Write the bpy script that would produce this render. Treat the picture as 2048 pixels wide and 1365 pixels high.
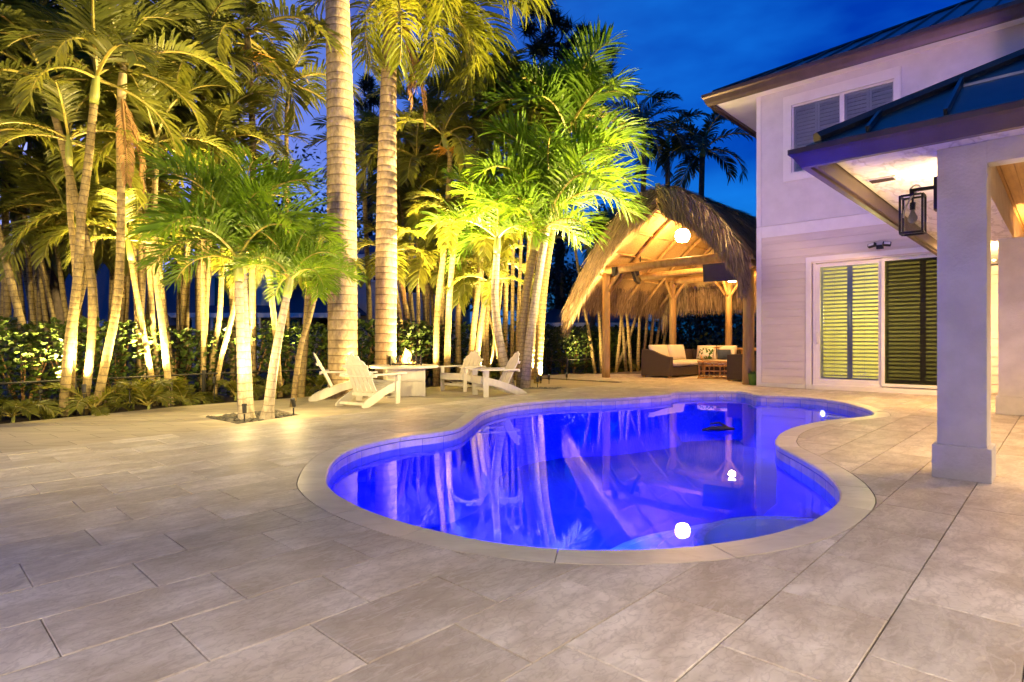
import bpy, bmesh, math, random
from mathutils import Vector, Matrix
from mathutils.geometry import delaunay_2d_cdt
from math import sin, cos, pi, radians, atan2, sqrt
random.seed(7)
scene = bpy.context.scene
for o in list(bpy.data.objects): bpy.data.objects.remove(o)
COL = scene.collection
F, CX, HY, HC = 1180.0, 1024.0, 683.5, 1.05     # focal length in photo pixels, centre column, horizon row, eye height

# ------------------------------------------------------------------ camera
cam = bpy.data.cameras.new('camera'); cam.sensor_width = 36.0; cam.lens = 36.0 * F / 2048
cam.shift_y = 1.0 / 2048; cam.clip_start = 0.05; cam.clip_end = 2000
camo = bpy.data.objects.new('camera', cam); COL.objects.link(camo)
camo.location = (0, 0, HC); camo.rotation_euler = (pi / 2, 0, 0); scene.camera = camo

# ------------------------------------------------------------------ world: dusk sky
SUN_EL, SUN_ROT = radians(-1.0), radians(215)
world = bpy.data.worlds.new('World'); scene.world = world; world.use_nodes = True
wn = world.node_tree; wn.nodes.clear()
def wnode(t, **k):
    n = wn.nodes.new(t)
    for a, b in k.items(): setattr(n, a, b)
    return n
sky = wnode('ShaderNodeTexSky', sky_type='NISHITA', sun_disc=False, sun_elevation=SUN_EL, sun_rotation=SUN_ROT, altitude=0, air_density=1.0, dust_density=0.6, ozone_density=4.0)
tc = wnode('ShaderNodeTexCoord')
cl = wnode('ShaderNodeTexNoise'); cl.inputs['Scale'].default_value = 2.6; cl.inputs['Detail'].default_value = 5; cl.inputs['Roughness'].default_value = .5
mp = wnode('ShaderNodeMapping'); mp.inputs['Scale'].default_value = (1, 1, 2.6); mp.inputs['Location'].default_value = (3.1, .4, .2)
rp = wnode('ShaderNodeValToRGB'); rp.color_ramp.elements[0].position = .38; rp.color_ramp.elements[1].position = .80
tint = wnode('ShaderNodeMix', data_type='RGBA', blend_type='MULTIPLY'); tint.inputs[0].default_value = 1
tint.inputs[7].default_value = (.0, 1.2, 3.6, 1)
cmix = wnode('ShaderNodeMix', data_type='RGBA'); cmix.inputs[7].default_value = (.12, 2.9, 8.5, 1)
cfac = wnode('ShaderNodeMath', operation='MULTIPLY'); cfac.inputs[1].default_value = .20
bg = wnode('ShaderNodeBackground'); bg.inputs[1].default_value = 0.128
wo = wnode('ShaderNodeOutputWorld')
L = wn.links.new
L(tc.outputs['Generated'], mp.inputs[0]); L(mp.outputs[0], cl.inputs['Vector']); L(cl.outputs['Fac'], rp.inputs[0])
L(rp.outputs[0], cfac.inputs[0]); L(sky.outputs[0], tint.inputs[6]); L(tint.outputs[2], cmix.inputs[6]); L(cfac.outputs[0], cmix.inputs[0])
# afterglow low in the west (left of view)
dt = wnode('ShaderNodeVectorMath', operation='DOT_PRODUCT'); dt.inputs[1].default_value = Vector((-.78, .62, .12)).normalized(); pw_ = wnode('ShaderNodeMath', operation='POWER', use_clamp=True); pw_.inputs[1].default_value = 7
gl_ = wnode('ShaderNodeMix', data_type='RGBA'); gl_.inputs[7].default_value = (1.55, 1.75, 4.4, 1)
L(tc.outputs['Generated'], dt.inputs[0]); L(dt.outputs['Value'], pw_.inputs[0]); L(pw_.outputs[0], gl_.inputs[0]); L(cmix.outputs[2], gl_.inputs[6]); L(gl_.outputs[2], bg.inputs[0]); L(bg.outputs[0], wo.inputs[0])

vs = scene.view_settings; scene.display_settings.display_device = 'sRGB'
vs.view_transform = 'Standard'; vs.look = 'None'; vs.exposure = 1.55; vs.gamma = 1.0; vs.use_curve_mapping = False
cy = scene.cycles
cy.use_denoising = True; cy.denoiser = 'OPENIMAGEDENOISE'; cy.max_bounces = 7; cy.diffuse_bounces = 3; cy.glossy_bounces = 3
cy.transmission_bounces = 4; cy.transparent_max_bounces = 12; cy.sample_clamp_indirect = 4.0; cy.use_light_tree = True
cy.caustics_reflective = False; cy.caustics_refractive = False

# ------------------------------------------------------------------ frame of the house (x along facade, y away from pool)
EX, EY = .7275, -.6862            # facade direction (to the right, towards the viewer)
VX, VY = .6862, .7275             # away from the viewer, square to the facade
PHI = atan2(EY, EX)
def W(s, v, z=0.0): return Vector((s * EX + v * VX, s * EY + v * VY, z))
def S(x, y): return (x * EX + y * EY, x * VX + y * VY)
def ray(px, py): return Vector(((px - CX) / F, 1.0, (HY - py) / F))
def G(px, py, z=0.0):             # photo pixel -> point on a level surface at height z
    t = (z - HC) * F / (HY - py); d = ray(px, py)
    return Vector((d.x * t, t, z))
def atY(px, py, Y):               # photo pixel at distance Y
    d = ray(px, py); return Vector((d.x * Y, Y, HC + d.z * Y))
def on_v(px, py, v):              # photo pixel on a wall v = const -> (s, z)
    d = ray(px, py); t = v / (d.x * VX + d.y * VY)
    return (d.x * EX + d.y * EY) * t, HC + d.z * t

# ------------------------------------------------------------------ materials
MATS = {}
def mat(name, c1, c2=None, scale=6.0, rough=.6, bump=0.0, metal=0.0, stretch=(1, 1, 1), rnd=0.0, detail=5, spec=.4, contrast=(.35, .65), bscale=None, coat=0, emis=None, est=0, wave=None, rots=None):
    m = bpy.data.materials.new(name); m.use_nodes = True; nt = m.node_tree; b = nt.nodes['Principled BSDF']
    b.inputs['Roughness'].default_value = rough; b.inputs['Metallic'].default_value = metal; b.inputs['Specular IOR Level'].default_value = spec
    b.inputs['Coat Weight'].default_value = coat
    N = nt.nodes.new; K = nt.links.new
    co = N('ShaderNodeTexCoord'); mpg = N('ShaderNodeMapping'); mpg.inputs['Scale'].default_value = stretch
    if rots: mpg.inputs['Rotation'].default_value = rots
    K(co.outputs['Object'], mpg.inputs[0])
    oi = N('ShaderNodeObjectInfo')
    if rnd > 0:
        sh = N('ShaderNodeVectorMath'); sh.operation = 'SCALE'; sh.inputs[0].default_value = (37, 53, 19); K(oi.outputs['Random'], sh.inputs['Scale'])
        ad = N('ShaderNodeVectorMath'); ad.operation = 'ADD'; K(mpg.outputs[0], ad.inputs[0]); K(sh.outputs[0], ad.inputs[1]); vec = ad.outputs[0]
    else: vec = mpg.outputs[0]
    nz = N('ShaderNodeTexNoise'); nz.inputs['Scale'].default_value = scale; nz.inputs['Detail'].default_value = detail; nz.inputs['Roughness'].default_value = .6
    K(vec, nz.inputs['Vector'])
    cr = N('ShaderNodeValToRGB'); e = cr.color_ramp.elements
    e[0].position, e[1].position = contrast; e[0].color = (*c1, 1); e[1].color = (*(c2 or c1), 1)
    K(nz.outputs['Fac'], cr.inputs[0]); col = cr.outputs[0]
    if rnd > 0:
        hs = N('ShaderNodeHueSaturation'); mr = N('ShaderNodeMapRange'); mr.inputs['To Min'].default_value = 1 - rnd; mr.inputs['To Max'].default_value = 1 + rnd
        K(oi.outputs['Random'], mr.inputs[0]); K(mr.outputs[0], hs.inputs['Value']); K(col, hs.inputs['Color']); col = hs.outputs[0]
    K(col, b.inputs['Base Color'])
    if bump:
        n2 = N('ShaderNodeTexNoise'); n2.inputs['Scale'].default_value = bscale or scale * 3; n2.inputs['Detail'].default_value = 6; K(vec, n2.inputs['Vector'])
        bp = N('ShaderNodeBump'); bp.inputs['Strength'].default_value = bump; bp.inputs['Distance'].default_value = .02
        K(n2.outputs['Fac'], bp.inputs['Height']); K(bp.outputs[0], b.inputs['Normal'])
    if emis: b.inputs['Emission Color'].default_value = (*emis, 1); b.inputs['Emission Strength'].default_value = est
    m['p'] = 1; MATS[name] = m
    return m
def leafmat(name, c1, c2, trans=.35, rough=.42, rnd=.25, spec=.35):
    m = mat(name, c1, c2, 3.0, rough, rnd=rnd, spec=spec); nt = m.node_tree; b = nt.nodes['Principled BSDF']; out = nt.nodes['Material Output']
    tr = nt.nodes.new('ShaderNodeBsdfTranslucent'); mx = nt.nodes.new('ShaderNodeMixShader'); mx.inputs[0].default_value = trans
    src = b.inputs['Base Color'].links[0].from_socket
    g = nt.nodes.new('ShaderNodeMix'); g.data_type = 'RGBA'; g.blend_type = 'MULTIPLY'; g.inputs[0].default_value = 1; g.inputs[7].default_value = (1.5, 1.35, .7, 1)
    nt.links.new(src, g.inputs[6]); nt.links.new(g.outputs[2], tr.inputs[0])
    nt.links.new(b.outputs[0], mx.inputs[1]); nt.links.new(tr.outputs[0], mx.inputs[2]); nt.links.new(mx.outputs[0], out.inputs[0])
    return m
def glassmat(name, tint=(.9, .92, .93), refl=1.5, rough=0.0, bump=0.0, bscale=3.0):
    m = bpy.data.materials.new(name); m.use_nodes = True; nt = m.node_tree; nt.nodes.clear(); N = nt.nodes.new; K = nt.links.new
    t = N('ShaderNodeBsdfTransparent'); t.inputs[0].default_value = (*tint, 1); g = N('ShaderNodeBsdfGlossy'); g.inputs['Roughness'].default_value = rough
    f = N('ShaderNodeFresnel'); f.inputs[0].default_value = refl; mx = N('ShaderNodeMixShader'); o = N('ShaderNodeOutputMaterial')
    if bump:
        co = N('ShaderNodeTexCoord'); n = N('ShaderNodeTexNoise'); n.inputs['Scale'].default_value = bscale; n.inputs['Detail'].default_value = 2
        b = N('ShaderNodeBump'); b.inputs['Strength'].default_value = bump; b.inputs['Distance'].default_value = .05
        K(co.outputs['Object'], n.inputs['Vector']); K(n.outputs[0], b.inputs['Height']); K(b.outputs[0], g.inputs['Normal']); K(b.outputs[0], f.inputs['Normal'])
    K(f.outputs[0], mx.inputs[0]); K(t.outputs[0], mx.inputs[1]); K(g.outputs[0], mx.inputs[2]); K(mx.outputs[0], o.inputs[0])
    MATS[name] = m; return m
def glowmat(name, col, st):
    m = mat(name, col, None, emis=col, est=st); return m
def ringmat(name, c1, c2, ring, scale=9, rough=.75, bump=.4):      # trunk: mottled bark with darker leaf scars (the rings are geometry)
    m = mat(name, c1, c2, scale, rough, bump=bump, stretch=(1, 1, .5), rnd=.12); nt = m.node_tree; b = nt.nodes['Principled BSDF']
    at = nt.nodes.new('ShaderNodeAttribute'); at.attribute_name = 'ring'
    mx = nt.nodes.new('ShaderNodeMix'); mx.data_type = 'RGBA'; mx.inputs[7].default_value = (*ring, 1)
    src = b.inputs['Base Color'].links[0].from_socket
    nt.links.new(at.outputs['Fac'], mx.inputs[0]); nt.links.new(src, mx.inputs[6]); nt.links.new(mx.outputs[2], b.inputs['Base Color'])
    return m

mat('travertine', (.68, .62, .53), (.46, .40, .32), 3.0, .5, .2, stretch=(1.6, 1, 1), rnd=.17, detail=12, contrast=(.34, .70), bscale=30)
def veins(m, scale, stretch, col, amt, lo=.46, hi=.5):           # thin mineral veins on stone
    nt = m.node_tree; N = nt.nodes.new; K = nt.links.new; b = nt.nodes['Principled BSDF']
    co = N('ShaderNodeTexCoord'); mpg = N('ShaderNodeMapping'); mpg.inputs['Scale'].default_value = stretch; oi = N('ShaderNodeObjectInfo')
    sh = N('ShaderNodeVectorMath'); sh.operation = 'SCALE'; sh.inputs[0].default_value = (11, 29, 7); K(oi.outputs['Random'], sh.inputs['Scale'])
    ad = N('ShaderNodeVectorMath'); ad.operation = 'ADD'; K(co.outputs['Object'], mpg.inputs[0]); K(mpg.outputs[0], ad.inputs[0]); K(sh.outputs[0], ad.inputs[1])
    nz = N('ShaderNodeTexNoise'); nz.inputs['Scale'].default_value = scale; nz.inputs['Detail'].default_value = 8; nz.inputs['Distortion'].default_value = .35; K(ad.outputs[0], nz.inputs['Vector'])
    r = N('ShaderNodeValToRGB'); e = r.color_ramp.elements; e[0].position = lo; e[0].color = (0, 0, 0, 1); e[1].position = hi; e[1].color = (1, 1, 1, 1)
    e3 = e.new(hi + (hi - lo)); e3.color = (0, 0, 0, 1)
    ml = N('ShaderNodeMath'); ml.operation = 'MULTIPLY'; ml.inputs[1].default_value = amt
    mx = N('ShaderNodeMix'); mx.data_type = 'RGBA'; mx.inputs[7].default_value = (*col, 1); src = b.inputs['Base Color'].links[0].from_socket
    K(nz.outputs['Fac'], r.inputs[0]); K(r.outputs[0], ml.inputs[0]); K(ml.outputs[0], mx.inputs[0]); K(src, mx.inputs[6]); K(mx.outputs[2], b.inputs['Base Color'])
veins(MATS['travertine'], 1.3, (1.5, 1, 1), (.34, .27, .19), .5, .36, .47)
veins(MATS['travertine'], 14, (1.6, 1, 1), (.28, .23, .18), .35, .44, .49)
veins(MATS['travertine'], 1.7, (3.4, 1, 1), (.30, .25, .20), .34, .44, .49)
veins(MATS['travertine'], 5.0, (3.0, 1, 1), (.68, .62, .54), .3, .54, .58)
mat('grout', (.11, .09, .075), (.24, .20, .15), 5, .9)
mat('coping', (.66, .60, .51), (.53, .47, .39), 2.6, .38, .08, stretch=(1, 2, 1), rnd=.07, detail=8, bscale=16)
veins(MATS['coping'], 2.0, (1, 2.0, 1), (.42, .36, .30), .3)
mat('pool_tile', (.66, .58, .55), (.50, .43, .42), 7, .4, rnd=.12)
mat('plaster', (.06, .12, .60), (.045, .09, .50), 1.3, .7, .1, bscale=30); mat('step_plaster', (.56, .57, .74), (.48, .49, .66), 2, .7)
mat('step_trim', (.75, .75, .8), (.45, .45, .55), 30, .3)
glassmat('water', (.62, .78, 1.0), 1.15, 0.0, .018, 1.6)
mat('soil', (.035, .025, .018), (.07, .05, .035), 22, .95, .6)
mat('lawn_ground', (.05, .05, .03), (.03, .035, .02), 8, .95, .4)
mat('pebble', (.10, .09, .07), (.2, .18, .15), 5, .8, rnd=.4)
mat('white_stucco', (.74, .71, .66), (.62, .59, .54), 3.5, .85, .3, detail=9, bscale=45)
mat('upper_wall', (.72, .69, .66), (.63, .60, .57), 2.5, .75, .2, detail=9, bscale=40)
mat('siding', (.70, .63, .53), (.64, .57, .47), 3, .55, .05, stretch=(.5, 4, 4), rnd=.03)
mat('trim', (.82, .79, .75), (.76, .73, .69), 4, .5)
mat('soffit', (.74, .70, .62), (.80, .77, .70), 3, .8, .9, stretch=(1.0, 5, 1), rots=(0, 0, .35), detail=8, bscale=5)
veins(MATS['soffit'], 2.2, (2.6, .8, 1), (.30, .24, .16), .45, .455, .5)
mat('bronze', (.085, .055, .045), (.11, .075, .06), 5, .38, metal=.35)
mat('roof_metal', (.055, .06, .07), (.08, .085, .095), 3, .32, metal=.6)
mat('black_metal', (.012, .011, .011), (.02, .018, .018), 9, .6)
mat('pine', (.50, .30, .10), (.38, .21, .07), 4, .5, .06, stretch=(6, .5, 1), rnd=.14)
glassmat('pane', (.86, .88, .86), 1.5)
glassmat('dark_screen', (.36, .36, .36), 1.12, .5)
mat('shutter', (.66, .66, .63), (.60, .60, .57), 5, .45)
mat('room_wall', (.66, .62, .44), (.6, .56, .4), 3, .8)
mat('lens', (.8, .75, .7), None, rough=.2)
# ------------------------------------------------------------------ mesh helpers
class MB:
    def __init__(self): self.v, self.f, self.m, self.a = [], [], [], None
    def add(self, vs_, fs_, mi=0):
        b = len(self.v); self.v += [tuple(p) for p in vs_]; self.f += [tuple(i + b for i in q) for q in fs_]; self.m += [mi] * len(fs_); return b
    def box(self, x0, x1, y0, y1, z0, z1, mi=0, M=None):
        p = [Vector((x, y, z)) for z in (z0, z1) for y in (y0, y1) for x in (x0, x1)]
        if M: p = [M @ q for q in p]
        self.add(p, [(0, 2, 3, 1), (4, 5, 7, 6), (0, 1, 5, 4), (2, 6, 7, 3), (0, 4, 6, 2), (1, 3, 7, 5)], mi); return self
    def bbox(self, x0, x1, y0, y1, z0, z1, r=.01, mi=0, M=None):   # box with chamfered vertical and horizontal edges
        bm = bmesh.new(); bmesh.ops.create_cube(bm, size=1)
        for q in bm.verts: q.co = ((x0 + x1) / 2 + q.co.x * (x1 - x0), (y0 + y1) / 2 + q.co.y * (y1 - y0), (z0 + z1) / 2 + q.co.z * (z1 - z0))
        bmesh.ops.bevel(bm, geom=bm.edges[:], offset=r, segments=2, profile=.6, affect='EDGES')
        bm.verts.index_update(); self.add([(M @ q.co if M else q.co) for q in bm.verts], [[l.index for l in f.verts] for f in bm.faces], mi); bm.free(); return self
    def prism(self, poly, a, b, axis='x', mi=0, M=None):           # polygon in the plane square to axis, pushed from a to b
        n = len(poly)
        def P(t, q): return {'x': (t, q[0], q[1]), 'y': (q[0], t, q[1]), 'z': (q[0], q[1], t)}[axis]
        p = [Vector(P(a, q)) for q in poly] + [Vector(P(b, q)) for q in poly]
        if M: p = [M @ q for q in p]
        self.add(p, [tuple(range(n))[::-1], tuple(range(n, 2 * n))] + [(i, (i + 1) % n, n + (i + 1) % n, n + i) for i in range(n)], mi); return self
    def tube(self, pts, rad, n=8, mi=0, cap=True, ring=None):
        pts = [Vector(p) for p in pts]; k = len(pts)
        if not hasattr(rad, '__len__'): rad = [rad] * k
        up = None; base = len(self.v); vv = []
        for i in range(k):
            t = (pts[min(i + 1, k - 1)] - pts[max(i - 1, 0)]); t = t.normalized() if t.length > 1e-9 else Vector((0, 0, 1))
            if up is None: up = t.cross(Vector((0, 0, 1))); up = up if up.length > .05 else t.cross(Vector((1, 0, 0)))
            up = (up - t * up.dot(t)).normalized(); w = t.cross(up)
            for j in range(n):
                a = 2 * pi * j / n; vv.append(pts[i] + (up * cos(a) + w * sin(a)) * rad[i])
        ff = [(i * n + j, i * n + (j + 1) % n, (i + 1) * n + (j + 1) % n, (i + 1) * n + j) for i in range(k - 1) for j in range(n)]
        if cap: ff += [tuple(range(n))[::-1], tuple((k - 1) * n + j for j in range(n))]
        self.add(vv, ff, mi)
        if ring is not None:
            if self.a is None: self.a = [0.0] * base
            self.a += [ring[i] for i in range(k) for j in range(n)]
        return self
    def lathe(self, prof, n=20, c=(0, 0, 0), mi=0, cap=True):
        vv = [(c[0] + r * cos(2 * pi * j / n), c[1] + r * sin(2 * pi * j / n), c[2] + z) for r, z in prof for j in range(n)]
        ff = [(i * n + j, i * n + (j + 1) % n, (i + 1) * n + (j + 1) % n, (i + 1) * n + j) for i in range(len(prof) - 1) for j in range(n)]
        if cap: ff += [tuple(range(n))[::-1], tuple((len(prof) - 1) * n + j for j in range(n))]
        self.add(vv, ff, mi); return self
    def cushion(self, x0, x1, y0, y1, z0, z1, puff=.04, mi=0, M=None, nx=8, ny=6):
        vv, ff = [], []; 
        for side in (0, 1):
            for j in range(ny + 1):
                for i in range(nx + 1):
                    u, w = i / nx, j / ny; e = min(1, 6 * min(u, 1 - u)) ** .5 * min(1, 6 * min(w, 1 - w)) ** .5
                    hz = (z1 - z0) / 2 * (.35 + .65 * e) + puff * sin(pi * u) * sin(pi * w)
                    ins = .02 * (1 - e); x = x0 + (x1 - x0) * u; y = y0 + (y1 - y0) * w
                    x += (.5 - u) * ins * 2; y += (.5 - w) * ins * 2
                    vv.append(Vector((x, y, (z0 + z1) / 2 + (hz if side else -hz))))
        k = (nx + 1) * (ny + 1)
        for j in range(ny):
            for i in range(nx):
                a = j * (nx + 1) + i; ff += [(a, a + nx + 1, a + nx + 2, a + 1), (k + a, k + a + 1, k + a + nx + 2, k + a + nx + 1)]
        for i in range(nx): ff += [(i, i + 1, k + i + 1, k + i), (ny * (nx + 1) + i + 1, ny * (nx + 1) + i, k + ny * (nx + 1) + i, k + ny * (nx + 1) + i + 1)]
        for j in range(ny): a = j * (nx + 1); b = a + nx; ff += [(a + nx + 1, a, k + a, k + a + nx + 1), (b, b + nx + 1, k + b + nx + 1, k + b)]
        if M: vv = [M @ q for q in vv]
        self.add(vv, ff, mi); return self
    def mesh(self, name, mats, smooth=False):
        me = bpy.data.meshes.new(name); me.from_pydata(self.v, [], self.f)
        for m in (mats if isinstance(mats, (list, tuple)) else [mats]): me.materials.append(MATS[m])
        if any(self.m): me.polygons.foreach_set('material_index', self.m)
        if smooth: me.polygons.foreach_set('use_smooth', [True] * len(self.f))
        if self.a:
            self.a += [0.0] * (len(self.v) - len(self.a)); at = me.attributes.new('ring', 'FLOAT', 'POINT'); at.data.foreach_set('value', self.a)
        me.update(); return me
    def build(self, name, mats, parent=None, smooth=False, loc=None, rz=0):
        return inst(name, self.mesh(name, mats, smooth), parent, loc, rz)
def inst(name, me, parent=None, loc=None, rz=0, rot=None, sc=None):
    o = bpy.data.objects.new(name, me); COL.objects.link(o); o.parent = parent
    if loc is not None: o.location = loc
    if rot is not None: o.rotation_euler = rot
    elif rz: o.rotation_euler = (0, 0, rz)
    if sc is not None: o.scale = (sc, sc, sc) if not hasattr(sc, '__len__') else sc
    return o
def tag(o, label, cat, group=None):
    o['label'] = label; o['category'] = cat
    if group: o['group'] = group
    return o
def kind(o, k): o['kind'] = k; return o
def thing(name, label, cat, loc=(0, 0, 0), rz=0, group=None):
    o = bpy.data.objects.new(name, None); COL.objects.link(o); o.location = loc; o.rotation_euler = (0, 0, rz); o.empty_display_size = .1
    return tag(o, label, cat, group)
def lamp(name, typ, parent, loc, energy, col, size=.05, spot=None, blend=.5, aim=None):
    l = bpy.data.lights.new(name, typ); l.energy = energy; l.color = col; l.shadow_soft_size = size
    if typ == 'SPOT': l.spot_size = radians(spot); l.spot_blend = blend
    o = bpy.data.objects.new(name, l); COL.objects.link(o); o.parent = parent; o.location = loc
    if aim is not None: o.rotation_euler = Vector(aim).to_track_quat('-Z', 'Y').to_euler()
    return o
def smooth_path(pts, n):
    pts = [Vector(p) for p in pts]; P = [pts[0] * 2 - pts[1]] + pts + [pts[-1] * 2 - pts[-2]]; out = []; m = len(pts) - 1
    for i in range(n + 1):
        x = min(i / n * m, m - 1e-6); k = int(x); t = x - k; a, b, c, d = P[k:k + 4]
        out.append(.5 * ((2 * b) + (c - a) * t + (2 * a - 5 * b + 4 * c - d) * t * t + (3 * b - a - 3 * c + d) * t ** 3))
    return out
def inside(p, poly):
    x, y = p; r = False; n = len(poly); j = n - 1
    for i in range(n):
        xi, yi = poly[i][0], poly[i][1]; xj, yj = poly[j][0], poly[j][1]
        if (yi > y) != (yj > y) and x < (xj - xi) * (y - yi) / (yj - yi) + xi: r = not r
        j = i
    return r
def sheet(poly, holes):            # triangles of a polygon with holes
    vv, ee = [], []
    for loop in [poly] + holes:
        b = len(vv); n = len(loop); vv += [Vector((p[0], p[1])) for p in loop]; ee += [(b + i, b + (i + 1) % n) for i in range(n)]
    r = delaunay_2d_cdt(vv, ee, [], 0, 1e-5); pts, fs_ = r[0], r[2]; out = []
    for f in fs_:
        c = sum((pts[i] for i in f), Vector((0, 0))) / len(f)
        if inside(c, poly) and not any(inside(c, h) for h in holes): out.append(f)
    return pts, out
def slab(mb, poly, holes, z1, z0, only_if=None):   # sheet with skirts
    pts, tri = sheet(poly, holes)
    if not tri: return 0
    def area(f): a, b, c = (pts[i] for i in f); return (b - a).cross(c - a)
    tri = [f if area(f) > 0 else f[::-1] for f in tri]
    used = sorted({i for f in tri for i in f}); ix = {i: k for k, i in enumerate(used)}; n = len(used)
    cnt = {}
    for f in tri:
        for k in range(3): e = (f[k], f[(k + 1) % 3]); cnt[e] = cnt.get(e, 0) + 1
    sk = [e for e in cnt if (e[1], e[0]) not in cnt]
    mb.add([(pts[i].x, pts[i].y, z1) for i in used] + [(pts[i].x, pts[i].y, z0) for i in used],
           [tuple(ix[i] for i in f) for f in tri] + [(ix[a], n + ix[a], n + ix[b], ix[b]) for a, b in sk])
    return sum(abs(area(f)) / 2 for f in tri)
def offset(poly, d):               # grow a closed curve (given anticlockwise) outwards
    n = len(poly); out = []
    for i in range(n):
        a, b, c = Vector(poly[i - 1][:2]), Vector(poly[i][:2]), Vector(poly[(i + 1) % n][:2])
        t = ((b - a).normalized() + (c - b).normalized()).normalized(); out.append((b.x + t.y * d, b.y - t.x * d))
    return out
def resample(poly, step):          # even points along a closed curve
    P = [Vector(p[:2]) for p in poly]; P.append(P[0]); L_ = [0]
    for a, b in zip(P, P[1:]): L_.append(L_[-1] + (b - a).length)
    n = max(8, round(L_[-1] / step)); out = []; k = 0
    for i in range(n):
        d = L_[-1] * i / n
        while L_[k + 1] < d: k += 1
        t = (d - L_[k]) / (L_[k + 1] - L_[k]); out.append(P[k].lerp(P[k + 1], t))
    return [tuple(p) for p in out]
# ================================================================== GROUND, POOL, DECK
pool_px = [(652.7, 962), (660, 933.6), (678, 912.8), (711, 896), (758.7, 883), (818, 872), (878, 865), (919.5, 856), (943, 841), (967, 823.4), (1009, 811.5), (1068.5, 804), (1134, 799.6), (1211, 797.8), (1283, 793.6), (1340, 789),
           (1347, 785.4), (1402, 783.2), (1473, 783.2), (1500, 786.5), (1511, 790.4), (1563, 792.4), (1616, 795.5), (1682, 804.3), (1729.7, 817.4), (1747.6, 828), (1729.7, 833), (1682, 837.6), (1640, 843), (1592.7, 853), (1563, 865), (1551, 878), (1550, 883), (1557, 893.7), (1592.7, 912.8), (1634, 936.6), (1664, 960.4), (1679, 984),
           (1676, 1002), (1652, 1023), (1616, 1043.8), (1563, 1061.7), (1503, 1075.4), (1414, 1088.5), (1324, 1095.6), (1205, 1098.6), (1116, 1096), (1027, 1088.5), (937, 1074.8), (848, 1054.5), (788, 1037.9), (729, 1017), (687, 996), (663, 978)]
pool0 = [tuple(G(*p)[:2]) for p in pool_px][::-1]            # anticlockwise from above
dense = []
for i in range(len(pool0)):
    a, b, c, d = (Vector(pool0[(i + k) % len(pool0)]) for k in (-1, 0, 1, 2))
    for j in range(6):
        t = j / 6; dense.append(tuple(.5 * ((2 * b) + (c - a) * t + (2 * a - 5 * b + 4 * c - d) * t * t + (3 * b - a - 3 * c + d) * t ** 3)))
POOL = resample(dense, .10)
WATER_Z, FLOOR_Z, COPE = -.125, -1.0, .205
WALL = offset(POOL, .018)          # pool wall stands back a little under the coping
RIM = offset(POOL, COPE)
def area2(p): return sum(p[i - 1][0] * p[i][1] - p[i][0] * p[i - 1][1] for i in range(len(p))) / 2
assert area2(POOL) > 0

big = [(-400, -400), (400, -400), (400, 400), (-400, 400)]
g = MB(); pts, tri = sheet(big, [offset(POOL, .12)]); g.add([(p.x, p.y, -.14) for p in pts], tri); kind(g.build('ground', 'lawn_ground'), 'structure')

# deck outlines: line A (edge of the pool deck) and line B (edge of the planting bed)
A0, A1 = G(0, 907.5), G(1120, 779.4); dA = (A1 - A0).normalized(); LOW = -.045
A_end = A0 + dA * ((15.4 - A0.y) / dA.y); A_start = A0 - dA * 8.0
Bpx = [(0, 848.7), (355, 813.5), (614, 794), (990, 765), (1209, 748.6)]
B = [G(px, py, LOW) for px, py in Bpx]; B0 = B[0] - (B[1] - B[0]).normalized() * 7.0; B1 = B[-1] + (B[-1] - B[-2]).normalized() * 7.0
B0.z = B1.z = 0
BL = [B0] + B + [B1]
turn = A_end + Vector((-EX, -EY, 0)) * 3.2          # the pavilion platform edge
low_poly = [(A_start.x, A_start.y), (A_end.x, A_end.y), (turn.x, turn.y)] + [(p.x, p.y) for p in BL[::-1] if p.y < turn.y - .2]
hi_poly = [(A_start.x, A_start.y), (A_start.x, -6), (16, -6), (16, 30), (B1.x, B1.y), (B[-1].x, B[-1].y), (turn.x, turn.y), (A_end.x, A_end.y)]
pl1 = [tuple(G(px, py, LOW)[:2]) for px, py in ((396.7, 832.5), (475.8, 848.4), (601, 830.5), (548, 819))]
q = G(1056, 776, LOW); pl2 = [(q.x - .95, q.y - .35), (q.x + .62, q.y - .42), (q.x + 1.02, q.y + .25), (q.x - .45, q.y + .4)]
r1 = G(686, 788, LOW); pl3 = [(r1.x + .52 * cos(a), r1.y + .52 * sin(a)) for a in [k * pi / 8 for k in range(16)]]
r2 = G(771, 777, LOW); pl4 = [(r2.x + .5 * cos(a), r2.y + .5 * sin(a)) for a in [k * pi / 8 for k in range(16)]]
m = mat('deck_stone', (.56, .48, .37), (.36, .30, .22), 1.1, .6, .12, stretch=(.6, 7, 1), rots=(0, 0, -radians(49)), detail=9, contrast=(.34, .7), bscale=9)
nt = m.node_tree; bk = nt.nodes.new('ShaderNodeTexBrick'); co = nt.nodes.new('ShaderNodeTexCoord'); mpg = nt.nodes.new('ShaderNodeMapping'); mpg.inputs['Rotation'].default_value = (0, 0, -radians(50))
bk.inputs['Scale'].default_value = 1; bk.inputs['Brick Width'].default_value = .61; bk.inputs['Row Height'].default_value = .395; bk.inputs['Mortar Size'].default_value = .004; bk.inputs['Mortar Smooth'].default_value = .2
bk.inputs['Color1'].default_value = (1, 1, 1, 1); bk.inputs['Color2'].default_value = (.8, .8, .8, 1); bk.inputs['Mortar'].default_value = (.35, .35, .35, 1)
mu = nt.nodes.new('ShaderNodeMix'); mu.data_type = 'RGBA'; mu.blend_type = 'MULTIPLY'; mu.inputs[0].default_value = 1; bs = nt.nodes['Principled BSDF']; src = bs.inputs['Base Color'].links[0].from_socket
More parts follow.
